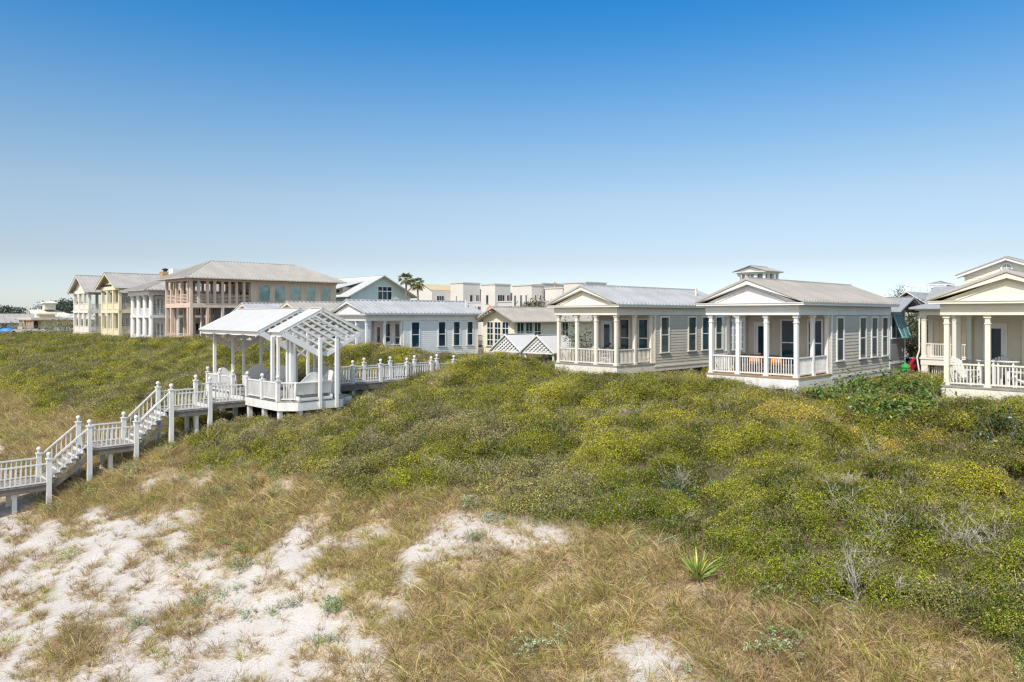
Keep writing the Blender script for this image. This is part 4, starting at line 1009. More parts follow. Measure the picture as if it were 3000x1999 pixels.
for k in range(3): MB().tube((.2*math.cos(k*2.1),.2*math.sin(k*2.1),-3.75-g),(.3*math.cos(k*2.1),.3*math.sin(k*2.1),0),.02,.02).build('leg', M_black, t)
a, b = ab(1435, 80); g = zt1(a,b)
t = empty('parasol', W(a,b,g), 0, 'red parasol showing above the low cream cottage roof', 'parasol')
MB().tube((0,0,0),(0,0,1.0-g),.03,.03).build('pole', M_curtain, t)
MB().lathe((0,0,.65-g),[(.34,-.12),(.36,0),(.22,.22),(.12,.34),(.03,.45)],8).build('canopy', M_redum, t)
# ------------------------------------------------------------------ foliage
def leafmat(name, inst, rough=.55, trans=.25, spec=.3):
    m = bpy.data.materials.new(name); m.use_nodes = True; nt = m.node_tree
    bs = nt.nodes['Principled BSDF']; bs.inputs['Roughness'].default_value = rough; bs.inputs['Specular IOR Level'].default_value = spec
    at = nt.nodes.new('ShaderNodeAttribute'); at.attribute_name = 'lc'; at.attribute_type = 'GEOMETRY'
    col = at.outputs['Color']
    if inst:
        ti = nt.nodes.new('ShaderNodeAttribute'); ti.attribute_name = 'tint'; ti.attribute_type = 'INSTANCER'
        mx = nt.nodes.new('ShaderNodeMix'); mx.data_type = 'RGBA'; nt.links.new(at.outputs['Alpha'], mx.inputs[0])
        nt.links.new(ti.outputs['Color'], mx.inputs[6]); mx.inputs[7].default_value = (1,1,1,1)
        mu = nt.nodes.new('ShaderNodeMix'); mu.data_type = 'RGBA'; mu.blend_type = 'MULTIPLY'; mu.inputs[0].default_value = 1
        nt.links.new(at.outputs['Color'], mu.inputs[6]); nt.links.new(mx.outputs[2], mu.inputs[7]); col = mu.outputs[2]
    nt.links.new(col, bs.inputs['Base Color'])
    tr = nt.nodes.new('ShaderNodeBsdfTranslucent'); nt.links.new(col, tr.inputs['Color'])
    ms = nt.nodes.new('ShaderNodeMixShader'); ms.inputs[0].default_value = trans
    nt.links.new(bs.outputs[0], ms.inputs[1]); nt.links.new(tr.outputs[0], ms.inputs[2])
    nt.links.new(ms.outputs[0], nt.nodes['Material Output'].inputs['Surface'])
    return m
M_leafI = leafmat('instanced_foliage', True, .7, .13, .05); M_leaf = leafmat('foliage', False, .4, .2, .5); M_grassI = leafmat('instanced_grass', True, .7, .42, .2)

def np_mesh(name, v, quads, col, mt):
    """v (N,3), quads (M,4) indices, col (M,4) one colour per face"""
    me = bpy.data.meshes.new(name)
    me.vertices.add(len(v)); me.vertices.foreach_set('co', np.asarray(v, np.float32).ravel())
    M = len(quads); me.loops.add(M*4); me.loops.foreach_set('vertex_index', np.asarray(quads, np.int32).ravel())
    me.polygons.add(M); me.polygons.foreach_set('loop_start', np.arange(0, M*4, 4, dtype=np.int32)); me.polygons.foreach_set('loop_total', np.full(M, 4, np.int32))
    at = me.attributes.new('lc', 'FLOAT_COLOR', 'FACE'); at.data.foreach_set('color', np.asarray(col, np.float32).ravel())
    me.materials.append(mt); me.update(calc_edges=True); me.validate()
    return me
def unit(v): return v/np.maximum(1e-9, np.linalg.norm(v, axis=-1, keepdims=True))
def leaves(c, nrm, ln, wd, r):
    """diamond leaf quads centred at c with normals about nrm"""
    n = len(c); rd = unit(r.normal(size=(n,3))); u = unit(np.cross(nrm, rd)); w = np.cross(nrm, u)
    ln = np.broadcast_to(ln, (n,))[:,None]; wd = np.broadcast_to(wd, (n,))[:,None]
    v = np.stack([c-u*ln/2, c+w*wd/2-u*ln*.05, c+u*ln/2, c-w*wd/2-u*ln*.05], 1).reshape(-1,3)
    return v, np.arange(n*4).reshape(n,4)
def strands(p, d, ln, wd, bend, r, seg=3, tip=.1):
    """tapered bent blades: roots p, directions d, sideways bend vector"""
    n = len(p); side = unit(np.cross(d, unit(r.normal(size=(n,3))))); V = []
    for k in range(seg+1):
        t = k/seg; ww = wd*(1-(1-tip)*t**1.5)
        c = p + d*(ln*t)[:,None] + bend*((ln*t*t)[:,None])
        V += [c-side*ww[:,None]/2, c+side*ww[:,None]/2]
    v = np.stack(V, 1).reshape(-1,3); b = np.arange(n)[:,None]*2*(seg+1)
    q = np.concatenate([np.stack([b[:,0]+2*k, b[:,0]+2*k+1, b[:,0]+2*k+3, b[:,0]+2*k+2], 1) for k in range(seg)])
    return v, q
def merge(parts):
    V = []; Q = []; C = []; n = 0
    for v, q, c in parts: V.append(v); Q.append(q+n); C.append(c); n += len(v)
    return np.concatenate(V), np.concatenate(Q), np.concatenate(C)
def rcol(n, base, var, alpha, r):
    c = np.ones((n,4)); k = 1+var*(r.random((n,1))*2-1); c[:,:3] = np.array(base)*k; c[:,3] = alpha; return c
def source(name, parts, mt):
    me = np_mesh(name, *merge(parts), mt); o = bpy.data.objects.new(name, me); COL.objects.link(o); o.hide_render = True; return o
def branchlets(r, n, r0, h, ln, wd):
    """thin twigs fanning up and out, each with side shoots"""
    ang = r.random(n)*2*math.pi; el = .35+r.random(n)*.9
    d = np.stack([np.cos(ang)*np.cos(el), np.sin(ang)*np.cos(el), np.sin(el)], 1)
    p = np.stack([np.cos(ang)*r0*r.random(n), np.sin(ang)*r0*r.random(n), h*r.random(n)*.5], 1)
    L = ln*(.5+r.random(n)*.8); bend = r.normal(size=(n,3))*.18
    v, q = strands(p, d, L, np.full(n, wd), bend, r, 2, .4)
    v2 = []; 
    k = n*3; j = r.integers(0, n, k); t = .3+.6*r.random(k); p2 = p[j]+d[j]*(L[j]*t)[:,None]+bend[j]*(L[j]*t*t)[:,None]
    d2 = unit(d[j]+r.normal(size=(k,3))*.6); w, q2 = strands(p2, d2, L[j]*(.25+.3*r.random(k)), np.full(k, wd*.7), r.normal(size=(k,3))*.15, r, 2, .4)
    return np.concatenate([v, w]), np.concatenate([q, q2+len(v)])

shrub_src = []
for s in range(4):
    r = np.random.default_rng(100+s); n = 430
    ph = r.random(n)*2*math.pi; zc = r.random(n)**.8; rad = np.sqrt(1-np.clip(zc,0,1)**2*.9)*(.72+.34*r.random(n))
    lump = 1+.25*np.sin(ph*3+s)+.12*np.sin(ph*5+2*s)
    c = np.stack([np.cos(ph)*rad*.42*lump, np.sin(ph)*rad*.42*lump, -.12+zc*.42*(.75+.35*r.random(n))], 1)
    nr = unit(unit(c-np.array([0,0,-.15]))*.7+r.normal(size=(n,3))*.65)
    v, q = leaves(c, nr, .056*(.6+.8*r.random(n)), .023*(.7+.6*r.random(n)), r)
    col = rcol(n, (1,1,1), .62, 0, r); dry = r.random(n) < .09
    col[dry] = np.array([.36,.27,.15,1]); yl = r.random(n) < .03; col[yl] = np.array([.55,.42,.08,1])
    v2, q2 = branchlets(r, 6, .2, .25, .42, .007); c2 = rcol(len(q2), (.31,.25,.18), .25, 1, r)
    shrub_src.append(source('shrub_clump', [(v,q,col),(v2,q2,c2)], M_leafI))
grass_src = []
for s in range(4):
    r = np.random.default_rng(200+s); n = [34,44,28,22][s]; H = [.50,.34,.62,.30][s]
    an = r.random(n)*2*math.pi; rr = .15*np.sqrt(r.random(n)); el = np.radians(38+50*r.random(n))
    d = np.stack([np.cos(an)*np.cos(el), np.sin(an)*np.cos(el), np.sin(el)], 1)
    p = np.stack([np.cos(an)*rr, np.sin(an)*rr, np.full(n,-.05)], 1)
    bend = np.stack([np.cos(an)*.35, np.sin(an)*.35, -.28-.3*r.random(n)], 1)*(.5+r.random(n))[:,None]
    v, q = strands(p, d, H*(.55+.75*r.random(n)), .0135*(.7+.6*r.random(n)), bend, r, 4, .12)
    c1 = rcol(n, (1,1,1), .4, 0, r); br = r.random(n) < .38; c1[br,:3] *= np.array([.56,.47,.50]); gr = r.random(n) < .16; c1[gr,:3] *= np.array([.62,.86,.5])
    grass_src.append(source('grass_tuft', [(v,q,np.tile(c1,(4,1)))], M_grassI))
herb_src = []
for s in range(3):
    r = np.random.default_rng(300+s); n = 300
    cl = 16; cc = r.normal(size=(cl,3))*np.array([.16,.16,.05])+np.array([0,0,.13]); j = r.integers(0,cl,n)
    c = cc[j]+r.normal(size=(n,3))*.035; nr = unit(r.normal(size=(n,3))*.6+np.array([0,0,.8]))
    v, q = leaves(c, nr, .05*(.7+.6*r.random(n)), .022*(.7+.6*r.random(n)), r); col = rcol(n,(1,1,1),.3,0,r)
    v2,q2 = branchlets(r, 10, .15, .1, .22, .008); c2 = rcol(len(q2),(.16,.11,.08),.3,1,r)
    herb_src.append(source('herb_clump', [(v,q,col),(v2,q2,c2)], M_leafI))
twig_src = []
for s in range(3):
    r = np.random.default_rng(400+s); v,q = branchlets(r, 26, .25, .25, .55, .011); twig_src.append(source('twig_clump', [(v,q,rcol(len(q),(1,1,1),.3,0,r))], M_leafI))
big_src = []
for s in range(2):
    r = np.random.default_rng(500+s); n = 90; c = r.normal(size=(n,3))*np.array([.2,.2,.1])+np.array([0,0,.18]); nr = unit(c*np.array([1,1,.3])+r.normal(size=(n,3))*.5+np.array([0,0,.6]))
    v,q = leaves(c,nr,.13*(.7+.5*r.random(n)),.075,r); big_src.append(source('broadleaf_clump', [(v,q,rcol(n,(1,1,1),.35,0,r))], M_leafI))

def scatter(name, P, rot, scl, tint, idx, srcs, label, cat):
    me = bpy.data.meshes.new(name); n = len(P); me.vertices.add(n); me.vertices.foreach_set('co', P.astype(np.float32).ravel())
    for nm, ty, key, dat in (('rot','FLOAT_VECTOR','vector',rot),('scl','FLOAT','value',scl),('idx','INT','value',idx)):
        at = me.attributes.new(nm, ty, 'POINT'); at.data.foreach_set(key, np.ascontiguousarray(dat, np.int32 if ty == 'INT' else np.float32).ravel())
    at = me.attributes.new('tint', 'FLOAT_COLOR', 'POINT'); at.data.foreach_set('color', np.concatenate([tint, np.ones((n,1))],1).astype(np.float32).ravel())
    o = bpy.data.objects.new(name, me); COL.objects.link(o); tag(o, label, cat, None, 'stuff')
    ng = bpy.data.node_groups.new(name+'_scatter', 'GeometryNodeTree')
    ng.interface.new_socket('Geometry', in_out='INPUT', socket_type='NodeSocketGeometry'); ng.interface.new_socket('Geometry', in_out='OUTPUT', socket_type='NodeSocketGeometry')
    N = ng.nodes; L = ng.links
    gi = N.new('NodeGroupInput'); go = N.new('NodeGroupOutput'); ip = N.new('GeometryNodeInstanceOnPoints')
    jn = N.new('GeometryNodeJoinGeometry')
    for so in srcs[::-1]:
        oi = N.new('GeometryNodeObjectInfo'); oi.inputs['Object'].default_value = so; oi.inputs['As Instance'].default_value = True
        L.new(oi.outputs['Geometry'], jn.inputs[0])
    def na(nm, ty):
        a = N.new('GeometryNodeInputNamedAttribute'); a.data_type = ty; a.inputs['Name'].default_value = nm; return a.outputs['Attribute']
    e2r = N.new('FunctionNodeEulerToRotation'); L.new(na('rot','FLOAT_VECTOR'), e2r.inputs[0])
    L.new(gi.outputs[0], ip.inputs['Points']); L.new(jn.outputs[0], ip.inputs['Instance']); ip.inputs['Pick Instance'].default_value = True
    L.new(na('idx','INT'), ip.inputs['Instance Index']); L.new(e2r.outputs[0], ip.inputs['Rotation']); L.new(na('scl','FLOAT'), ip.inputs['Scale'])
    L.new(ip.outputs[0], go.inputs[0])
    md = o.modifiers.new('scatter', 'NODES'); md.node_group = ng
    return o
def toW(a, b, z): return np.stack([a*CA+b*SA, a*SA-b*CA, z+ZC], 1)
def infrus(a, b, z, m=1.0):
    x = a*CA+b*SA; y = a*SA-b*CA
    return (y > 9) & (np.abs(x/np.maximum(y,1)) < .78*m) & (z/np.maximum(y,1) > -.58*m)
def gen(a0,a1,b0,b1,dens,fall,cover):
    """random points; dens per square metre at 22 m, thinning with distance"""
    N = int((a1-a0)*(b1-b0)*dens); a = a0+(a1-a0)*rng.random(N); b = b0+(b1-b0)*rng.random(N)
    z = zt(a,b); k = infrus(a,b,z); a,b,z = a[k],b[k],z[k]
    y = a*SA-b*CA; f = np.minimum(1,(22/np.maximum(y,8))**fall)
    k = rng.random(len(a)) < f*cover(a,b); a,b,z,y,f = a[k],b[k],z[k],y[k],f[k]
    return a,b,z,y,f
RECT = [(18.0,22.6,-45.2,-35.6),(32.4,44.6,-19.4,-14.4),(32.9,48.4,-30,-25),(33.4,46,-9.2,-4),(32.7,45,-54.8,-49.8),(32.9,45,-65.3,-60.3),(32.9,45,-74.7,-69.7),(34.9,56,-101,-91.8),(33.8,51,-111.8,-103),(33.8,55,-125,-115.7),(33.8,52,-140.2,-131),(36,39,-39,-32.6)]
def clear(a, b, mg=0.):
    k = np.ones(len(a))
    for a0,a1,b0,b1 in RECT: k *= 1-((a > a0-mg)&(a < a1+mg)&(b > b0-mg)&(b < b1+mg))
    return k
def walk_clear(a, b): return 1-((np.abs(b+40.55) < 1.25)&(a < 34))
HOLES = [(15.6,-16.0,1.5),(15.0,-17.8,.9),(16.2,-14.6,1.0),(13.6,-17.6,1.0),(12.9,-9.0,.8),(11.8,-8.2,.7),(13.4,-20.5,.9),(12.4,-5.2,.5)]
def grass_cover(a, b):
    e = 10.9 - 6.5*sst(-17.5,-11.5,b) + (fbm(a*.8+b*.25,b,3.0,3,31)-.5)*4.2 - 3.2*sst(-32,-38,b)
    g = sst(-1.0, .9, a-e)
    n2 = fbm(a*1.0+b*.35,b*.55,1.5,3,41); g = g*(1-sst(.60,.72,n2)*sst(5.5,1.0,a-e)*sst(-12,-15,b))
    for ha,hb,hr in HOLES: g = g*(1-.97*np.exp(-(((a-ha)/hr)**2+((b-hb)/hr)**2)))
    sp = sst(.47,.60,fbm(a,b*.55+a*.3,.5,3,51))*.44*sst(2,4,a)+.10
    pat = np.exp(-(((a-5.6)/1.1)**2+((b+23.2)/1.8)**2))
    g = np.maximum(np.maximum(g, sp), pat)
    return g
# shrubs on the dune
def hummock(a, b):
    n1 = 1-np.abs(2*fbm(a,b,2.6,2,91)-1); n2 = 1-np.abs(2*vnoise(a/.95,b/.95,93)-1); return sst(.35,1,n1)*.75+sst(.2,1,n2)*.35
def shc(a, b): return (.25+.75*sst(.15,.5,hummock(a,b)))*shrub_edge(a,b)*clear(a,b,.05)*walk_clear(a,b)*(1-.75*sst(37,41,a))
a,b,z,y,f = gen(11,52,-170,6,17,.95,shc)
n = len(a); sc = (.62+.5*rng.random(n))*f**-.42
t1 = sst(.3,.7,fbm(a*.55,b,3.5,4,61)); t2 = fbm(a,b,1.6,3,71); t3 = fbm(a,b,9,3,81)
base = np.array([.20,.22,.014])*(1-t1[:,None])+np.array([.36,.335,.032])*t1[:,None]
dk = sst(.52,.40,fbm(a,b,.9,2,73))[:,None]; base = base*(1-dk*.75)+np.array([.055,.085,.010])*dk*.75
gy = sst(.56,.66,t3*.5+t2*.5)[:,None]; base = base*(1-gy*.5)+np.array([.34,.28,.17])*gy*.5
rightn = (sst(-22,-10,b)*sst(26,18,a))[:,None]; base = base*(1-rightn)+base*np.array([.72,.84,.8])*rightn
br = np.exp(-(((a-28)/1.6)**2+((b+11)/4.5)**2))[:,None]*sst(.45,.6,fbm(a,b,.9,2,83))[:,None]; base = base*(1-br*.8)+np.array([.60,.44,.08])*br*.8
base *= (.6+.75*rng.random((n,1)))
rot = np.stack([rng.normal(size=n)*.25, rng.normal(size=n)*.25, rng.random(n)*6.28],1)
hum = hummock(a,b)*.55-.14+.16*(rng.random(n)-.4)
scatter('dune_shrubs', toW(a,b,z+.05+hum*shrub_edge(a,b)), rot, sc, base, rng.integers(0,4,n), shrub_src, 'low wind-clipped olive green scrub covering the dune', 'shrubs')
print('shrubs', n)
# dry grass
def grc(a, b): return grass_cover(a,b)*(1-.93*sst(.3,.8,shrub_edge(a,b)))*clear(a,b)*(1-.8*((np.abs(b+40.55) < 1.0)&(a > 2)))
a,b,z,y,f = gen(-6,21,-130,8,42,1.15,grc)
n = len(a); gcv = grass_cover(a,b); sc = (.6+.6*rng.random(n))*(.55+.5*np.clip(gcv,0,1))*np.minimum(1.7,f**-.4)
t1 = fbm(a,b,2.2,3,101)[:,None]; t2 = rng.random((n,1))
base = np.array([.72,.55,.31])*(1-t1)+np.array([.74,.60,.26])*t1
base = np.where(t2 < .36+.3*sst(11.5,8,a)[:,None], base*np.array([.66,.60,.68]), base); base = np.where(t2 > .84, np.array([.50,.48,.10])*np.ones((n,1)), base)
base *= (.75+.5*rng.random((n,1)))
rot = np.stack([rng.normal(size=n)*.18+.10, rng.normal(size=n)*.18+.12, rng.random(n)*6.28],1)
scatter('dune_grass', toW(a,b,z), rot, sc, base, rng.integers(0,4,n), grass_src, 'dry straw coloured dune grass tufts on white sand', 'grass')
print('grass', n)
# silvery herbs
def hec(a, b): return sst(.54,.68,fbm(a,b,2.4,3,111))*sst(3,6,a)*(.25+.75*sst(8.5,11.5,a))*(1-.7*sst(.4,.9,shrub_edge(a,b)))*(.25+.75*grass_cover(a,b))*clear(a,b)*sst(25,20,a)
a,b,z,y,f = gen(0,26,-60,4,2.6,.8,hec)
n = len(a); sc = .55+.9*rng.random(n); base = np.array([.36,.42,.25])*(.7+.5*rng.random((n,1))); base = np.where(rng.random((n,1)) < .25, base*np.array([.75,.85,.5]), base)
scatter('silvery_herbs', toW(a,b,z+.05), np.stack([0*a,0*a,rng.random(n)*6.28],1), sc, base, rng.integers(0,3,n), herb_src, 'silvery green low herbs dotted among the dry grass', 'ground cover')
print('herbs', n)
# bare twigs poking out of the scrub
def twc(a, b): return shrub_edge(a,b)*clear(a,b)*walk_clear(a,b)*sst(.54,.72,fbm(a,b,3.2,3,121))*sst(36,33,a)
a,b,z,y,f = gen(14,35,-120,5,1.0,.8,twc)
n = len(a); sc = .55+.55*rng.random(n); base = np.array([.50,.45,.38])*(.7+.5*rng.random((n,1)))
scatter('bare_twigs', toW(a,b,z+.2), np.stack([rng.normal(size=n)*.3,rng.normal(size=n)*.3,rng.random(n)*6.28],1), sc, base, rng.integers(0,3,n), twig_src, 'bare grey twigs poking out of the dune scrub', 'twigs')
# broad-leaved plants mixed in by the hedge between the cottages
def blc(a, b): return clear(a,b,.2)*np.maximum(np.exp(-(((a-29)/2)**2+((b+37)/2.2)**2))*.5, sst(.63,.7,fbm(a,b,2.2,2,131))*.35)*shrub_edge(a,b)
a,b,z,y,f = gen(17,36,-60,4,1.2,.6,blc)
n = len(a); scatter('broadleaf_plants', toW(a,b,z+.25), np.stack([0*a,0*a,rng.random(n)*6.28],1), .5+.45*rng.random(n), np.array([.075,.125,.025])*(.7+.7*rng.random((n,1))), rng.integers(0,2,n), big_src, 'dark green broad-leaved plants scattered through the scrub', 'plants')

# ------------------------------------------------------------------ individual bushes, trees, palms
def blob_leaves(r, n, cl, R3, ln, wd, base, up=.5, var=.4, shell=.55):
    cc = unit(r.normal(size=(cl,3)))*np.array(R3)*(shell+.45*r.random((cl,1))); cc[:,2] = np.abs(cc[:,2]) if up > .8 else cc[:,2]
    j = r.integers(0,cl,n); c = cc[j]+r.normal(size=(n,3))*np.array(R3)*.17
    nr = unit(unit(c)*.5+np.array([0,0,up*.6])+r.normal(size=(n,3))*.6)
    v,q = leaves(c,nr,ln*(.6+.8*r.random(n)),wd*(.7+.6*r.random(n)),r); cv = (.75+.5*r.random(cl))[j][:,None]
    col = rcol(n,base,var,1,r); col[:,:3] *= cv; return v,q,col
def bush(a, b, R_, h, base, label, seed, ln=.16, wd=.09, n=900, name='bush', group=None, mixc=None):
    r = np.random.default_rng(seed); z = zt1(a,b); t = empty(name, W(a,b,z), 0, label, 'bush', group)
    v,q,c = blob_leaves(r,n,34,(R_,R_,h),ln,wd,base,1.0)
    if mixc is not None: k = r.random(len(c)) < .08; c[k,:3] = mixc
    me = np_mesh('foliage', v, q, c, M_leaf); o = bpy.data.objects.new('foliage', me); COL.objects.link(o); o.parent = t
    m = MB()
    for k in range(7):
        an = r.random()*6.28; m.tube((0,0,-.2),(math.cos(an)*R_*.6,math.sin(an)*R_*.6,h*.75),.03,.012,5)
    m.build('stem', M_bark, t)
    return t
GL = (.11,.175,.03); gb = 'glossy bushes between the cottages'
for i,(px,a_,R_,h,lab) in enumerate(((2410,31.6,1.0,.95,'glossy dark bush at the corner of the grey cottage'),(2500,34.4,1.3,1.2,'glossy green bush along the side wall of the grey cottage'),
        (2600,33.6,1.35,1.35,'tallest glossy bush in the hedge, below the red car'),(2690,33.0,1.2,1.15,'glossy bush near the ivory cottage corner, in the hedge'),(2560,31.2,1.2,.8,'low glossy bush at the front of the hedge'),
        (2660,30.8,1.1,.75,'low bush at the front of the hedge near the ivory cottage'),(2735,31.4,.8,.85,'small bush touching the ivory cottage corner post'))):
    rr = (px-1500)/2150; b_ = -a_*(CA-SA*rr)/(SA+CA*rr); bush(a_,b_,R_,h*1.3,GL,lab,600+i,.17,.085,1700,group=gb,mixc=(.26,.24,.06))
def pxb(px, a_): rr = (px-1500)/2150; return -a_*(CA-SA*rr)/(SA+CA*rr)
bush(28.2,pxb(2930,28.2),1.05,1.25,(.040,.075,.022),'rounded dark green bush on the slope near the right edge',620,.11,.055,1900,mixc=(.30,.16,.04))
bush(26.6,pxb(2985,26.6),.8,.8,(.045,.085,.022),'small dark bush below the rounded bush at the right edge',621,.11,.055,900)
bush(33.2,pxb(1595,33.2),.95,.7,GL,'glossy bush at the left corner of the taupe cottage',622,.16,.09,600,mixc=(.3,.26,.08))
bush(34.5,pxb(2040,34.5),.9,.95,GL,'glossy bush between the taupe and the grey cottage',623,.18,.09,700,mixc=(.3,.3,.1))
bush(31.4,pxb(1930,31.4),.9,.75,(.10,.14,.03),'yellow-green bush under the side rail of the taupe cottage',624,.09,.05,900,mixc=(.4,.3,.05))
bush(38.5,pxb(1665,38.5),1.4,3.2,(.09,.145,.035),'tall bright green bush behind the left columns of the taupe cottage',625,.2,.11,1300,mixc=(.3,.28,.05))
bush(40,pxb(1735,40),1.5,3.6,(.12,.125,.045),'tall olive bush seen through the taupe cottage porch',626,.16,.08,1400)
bush(43,pxb(1560,43),1.8,3.0,(.12,.14,.07),'grey-green bush in front of the cream cottage windows',627,.12,.05,1300)
bush(44,pxb(1470,44),1.4,1.6,(.11,.14,.05),'low bush below the cream cottage windows',628,.12,.06,700)
bush(33.5,pxb(205,33.5)-6,4.5,3.2,(.13,.145,.045),'large shrub left of the off-white gabled house',629,.35,.16,1600)
bush(52,pxb(265,52)-3,3.5,4.2,(.12,.135,.045),'green shrub seen through the porch of the off-white house',631,.3,.16,900)
bush(31,pxb(10,31),5,2.2,(.075,.085,.03),'dark shrub on the dune at the left edge',630,.3,.14,1500)
bush(20.2,pxb(1985,20.2),.8,.6,(.035,.085,.02),'dark long-leaved plant in the middle of the scrub slope',632,.2,.05,420)
bush(22.2,pxb(1255,22.2),.8,.6,(.07,.14,.03),'bright long-leaved plant in the scrub below the walkway',633,.22,.055,420)
bush(29.5,pxb(330,29.5),2.2,.45,(.12,.22,.02),'bright green creeper patch on the far dune left of the pavilion',634,.16,.09,700)

def tree(a, b, H, R_, label, seed, base=(.075,.085,.03), n=2200, group=None, trunk=.14):
    r = np.random.default_rng(seed); z = zt1(a,b); t = empty('tree', W(a,b,z), 0, label, 'tree', group)
    rz = H*.33; v,q,c = blob_leaves(r,n,44,(R_,R_,rz),.24*R_/1.8,.12*R_/1.8,base,.5,.4); v = v+np.array([0,0,H-rz])
    me = np_mesh('crown', v, q, c, M_leaf); o = bpy.data.objects.new('crown', me); COL.objects.link(o); o.parent = t
    m = MB().tube((0,0,-.3),(.1,.05,H*.5),trunk,trunk*.6,8)
    for k in range(8):
        an = r.random()*6.28; rr = R_*(.4+.4*r.random()); m.tube((.06,.03,H*.35+.1*k*H*.03),(math.cos(an)*rr,math.sin(an)*rr,H*(.6+.25*r.random())),trunk*.45,.02,5)
    m.build('trunk', M_bark, t); return t
for i,(px,Y,H,R_,lab) in enumerate(((2665,64,4.6,1.5,'olive tree crown just right of the grey shingled house'),(2690,60,4.2,1.3,'shorter tree beside the cream porch behind the hedge'),(2640,90,8.4,1.6,'far tree top rising behind the grey shingled house'),(2700,72,6.2,1.5,'tree below the small grey front gable'),
        (2675,56,2.9,1.0,'small dark tree by the red car'))):
    a_,b_ = ab(px,Y); tree(a_,b_,H,R_,lab,700+i,group='trees between the grey house and the cream porch')
for i,(px,Y,H,R_,lab) in enumerate(((1545,84,6.3,2.0,'tree in front of the white apartment blocks, left of two'),(1585,86,6.6,1.9,'tree in front of the white apartment blocks, right of two'))):
    a_,b_ = ab(px,Y); tree(a_,b_,H,R_,lab,720+i,(.11,.12,.045))
gt = 'distant trees on the left horizon'
for i,(px,Y,H,R_) in enumerate(((140,300,9.5,6),(150,330,10,7),(163,310,10.6,7),(175,290,10.4,6.5),(187,300,11,7),(198,280,10.6,6),(208,300,11,7),(10,340,9.5,8),(28,360,9,8),(128,330,9,6),(2,380,9,8),(222,300,10,6))):
    a_,b_ = ab(px,Y); tree(a_,b_,H,R_,'distant dark pine tree on the left horizon beyond the village',740+i,(.045,.065,.035),700,gt,.3)

def palm(a, b, H, label, seed):
    r = np.random.default_rng(seed); z = zt1(a,b); t = empty('palm_tree', W(a,b,z), 0, label, 'palm', 'pair of fan palms')
    m = MB(); n = 10
    for k in range(n): m.tube((.1*math.sin(k*.3),0,H*k/n-.1),(.1*math.sin((k+1)*.3),0,H*(k+1)/n),.2-.007*k,.195-.007*k,9)
    m.build('trunk', M_bark, t)
    P = []; top = np.array([.1*math.sin(3.0),0,H])
    for k in range(60):
        an = r.random()*6.28; el = math.radians(-55+125*r.random()); d = np.array([math.cos(an)*math.cos(el),math.sin(an)*math.cos(el),math.sin(el)]); L1 = .55+.35*r.random()
        hub = top+d*L1; g = (.15,.19,.045) if el > -.3 else (.26,.20,.09)
        v,q = strands(top[None],d[None],np.array([L1]),np.array([.035]),np.zeros((1,3)),r,1,.6); P.append((v,q,rcol(len(q),(.2,.2,.07),.2,1,r)))
        nf = 16; s = unit(np.cross(d,[0,0,1.])[None])[0]; fa = np.linspace(-1.25,1.25,nf)
        fd = d[None]*np.cos(fa)[:,None]+s[None]*np.sin(fa)[:,None]
        v,q = strands(np.tile(hub,(nf,1)),fd,.62*(.75+.4*r.random(nf)),np.full(nf,.10),np.tile([0,0,-.35],(nf,1)),r,3,.1); P.append((v,q,np.tile(rcol(nf,g,.3,1,r),(3,1))))
    me = np_mesh('crown', *merge(P), M_leaf); o = bpy.data.objects.new('crown', me); COL.objects.link(o); o.parent = t
a_,b_ = ab(1189,120); palm(a_,b_,5.9-zt1(a_,b_),'taller fan palm, left one of the pair in front of the apartments',801)
a_,b_ = ab(1223,119); palm(a_,b_,5.1-zt1(a_,b_),'shorter fan palm, right one of the pair in front of the apartments',802)

def spiky(name, a, b, n, L, wd, label, seed, cols, el0=15, droop=.3, stalk=False, cat='plant', group=None):
    r = np.random.default_rng(seed); z = zt1(a,b); t = empty(name, W(a,b,z), 0, label, cat, group)
    an = r.random(n)*6.28; el = np.radians(el0+(88-el0)*r.random(n)); d = np.stack([np.cos(an)*np.cos(el),np.sin(an)*np.cos(el),np.sin(el)],1)
    p = np.stack([np.cos(an)*.05,np.sin(an)*.05,.05+.2*r.random(n)],1); bend = np.stack([np.cos(an)*.1,np.sin(an)*.1,-droop*r.random(n)],1)
    v,q = strands(p,d,L*(.7+.5*r.random(n)),np.full(n,wd),bend,r,4,.08); c1 = np.array([[*cols[r.integers(0,len(cols))],1] for k in range(n)]); c1[:,:3] *= (.8+.4*r.random((n,1)))
    me = np_mesh('leaves', v, q, np.tile(c1,(4,1)), M_leaf); o = bpy.data.objects.new('leaves', me); COL.objects.link(o); o.parent = t
    MB().tube((0,0,-.15),(0,0,.25),.06,.05,7).build('stem', M_bark, t)
    if stalk: 
        m = MB().tube((.1,.1,.1),(.22,.2,1.55),.018,.01,5).tube((-.15,.15,.1),(-.2,.2,1.4),.014,.008,5); m.build('flower_stalk', M_brownw, t)
    return t
spiky('yucca_plant', 15.75, pxb(2043,15.75), 64, .60, .06, 'spiky green yucca with yellow old leaves on the grass slope', 811, [(.26,.36,.08),(.20,.30,.07),(.30,.38,.12),(.60,.45,.07)], 30, .12, True)
for i,(px,a_,L,lab) in enumerate(((615,15.2,.95,'yellow-green saw palmetto below the pavilion'),(650,15.9,.8,'smaller yellow-green saw palmetto right next to the first'),(60,20,1.6,'yellowed palmetto on the far dune at left, larger one'),(120,21,1.3,'yellowed palmetto on the far dune at left, smaller one'))):
    spiky('saw_palmetto', a_, pxb(px,a_), 70, L, .06, lab, 820+i, [(.40,.36,.05),(.30,.32,.05),(.46,.34,.06)], 10, .2)
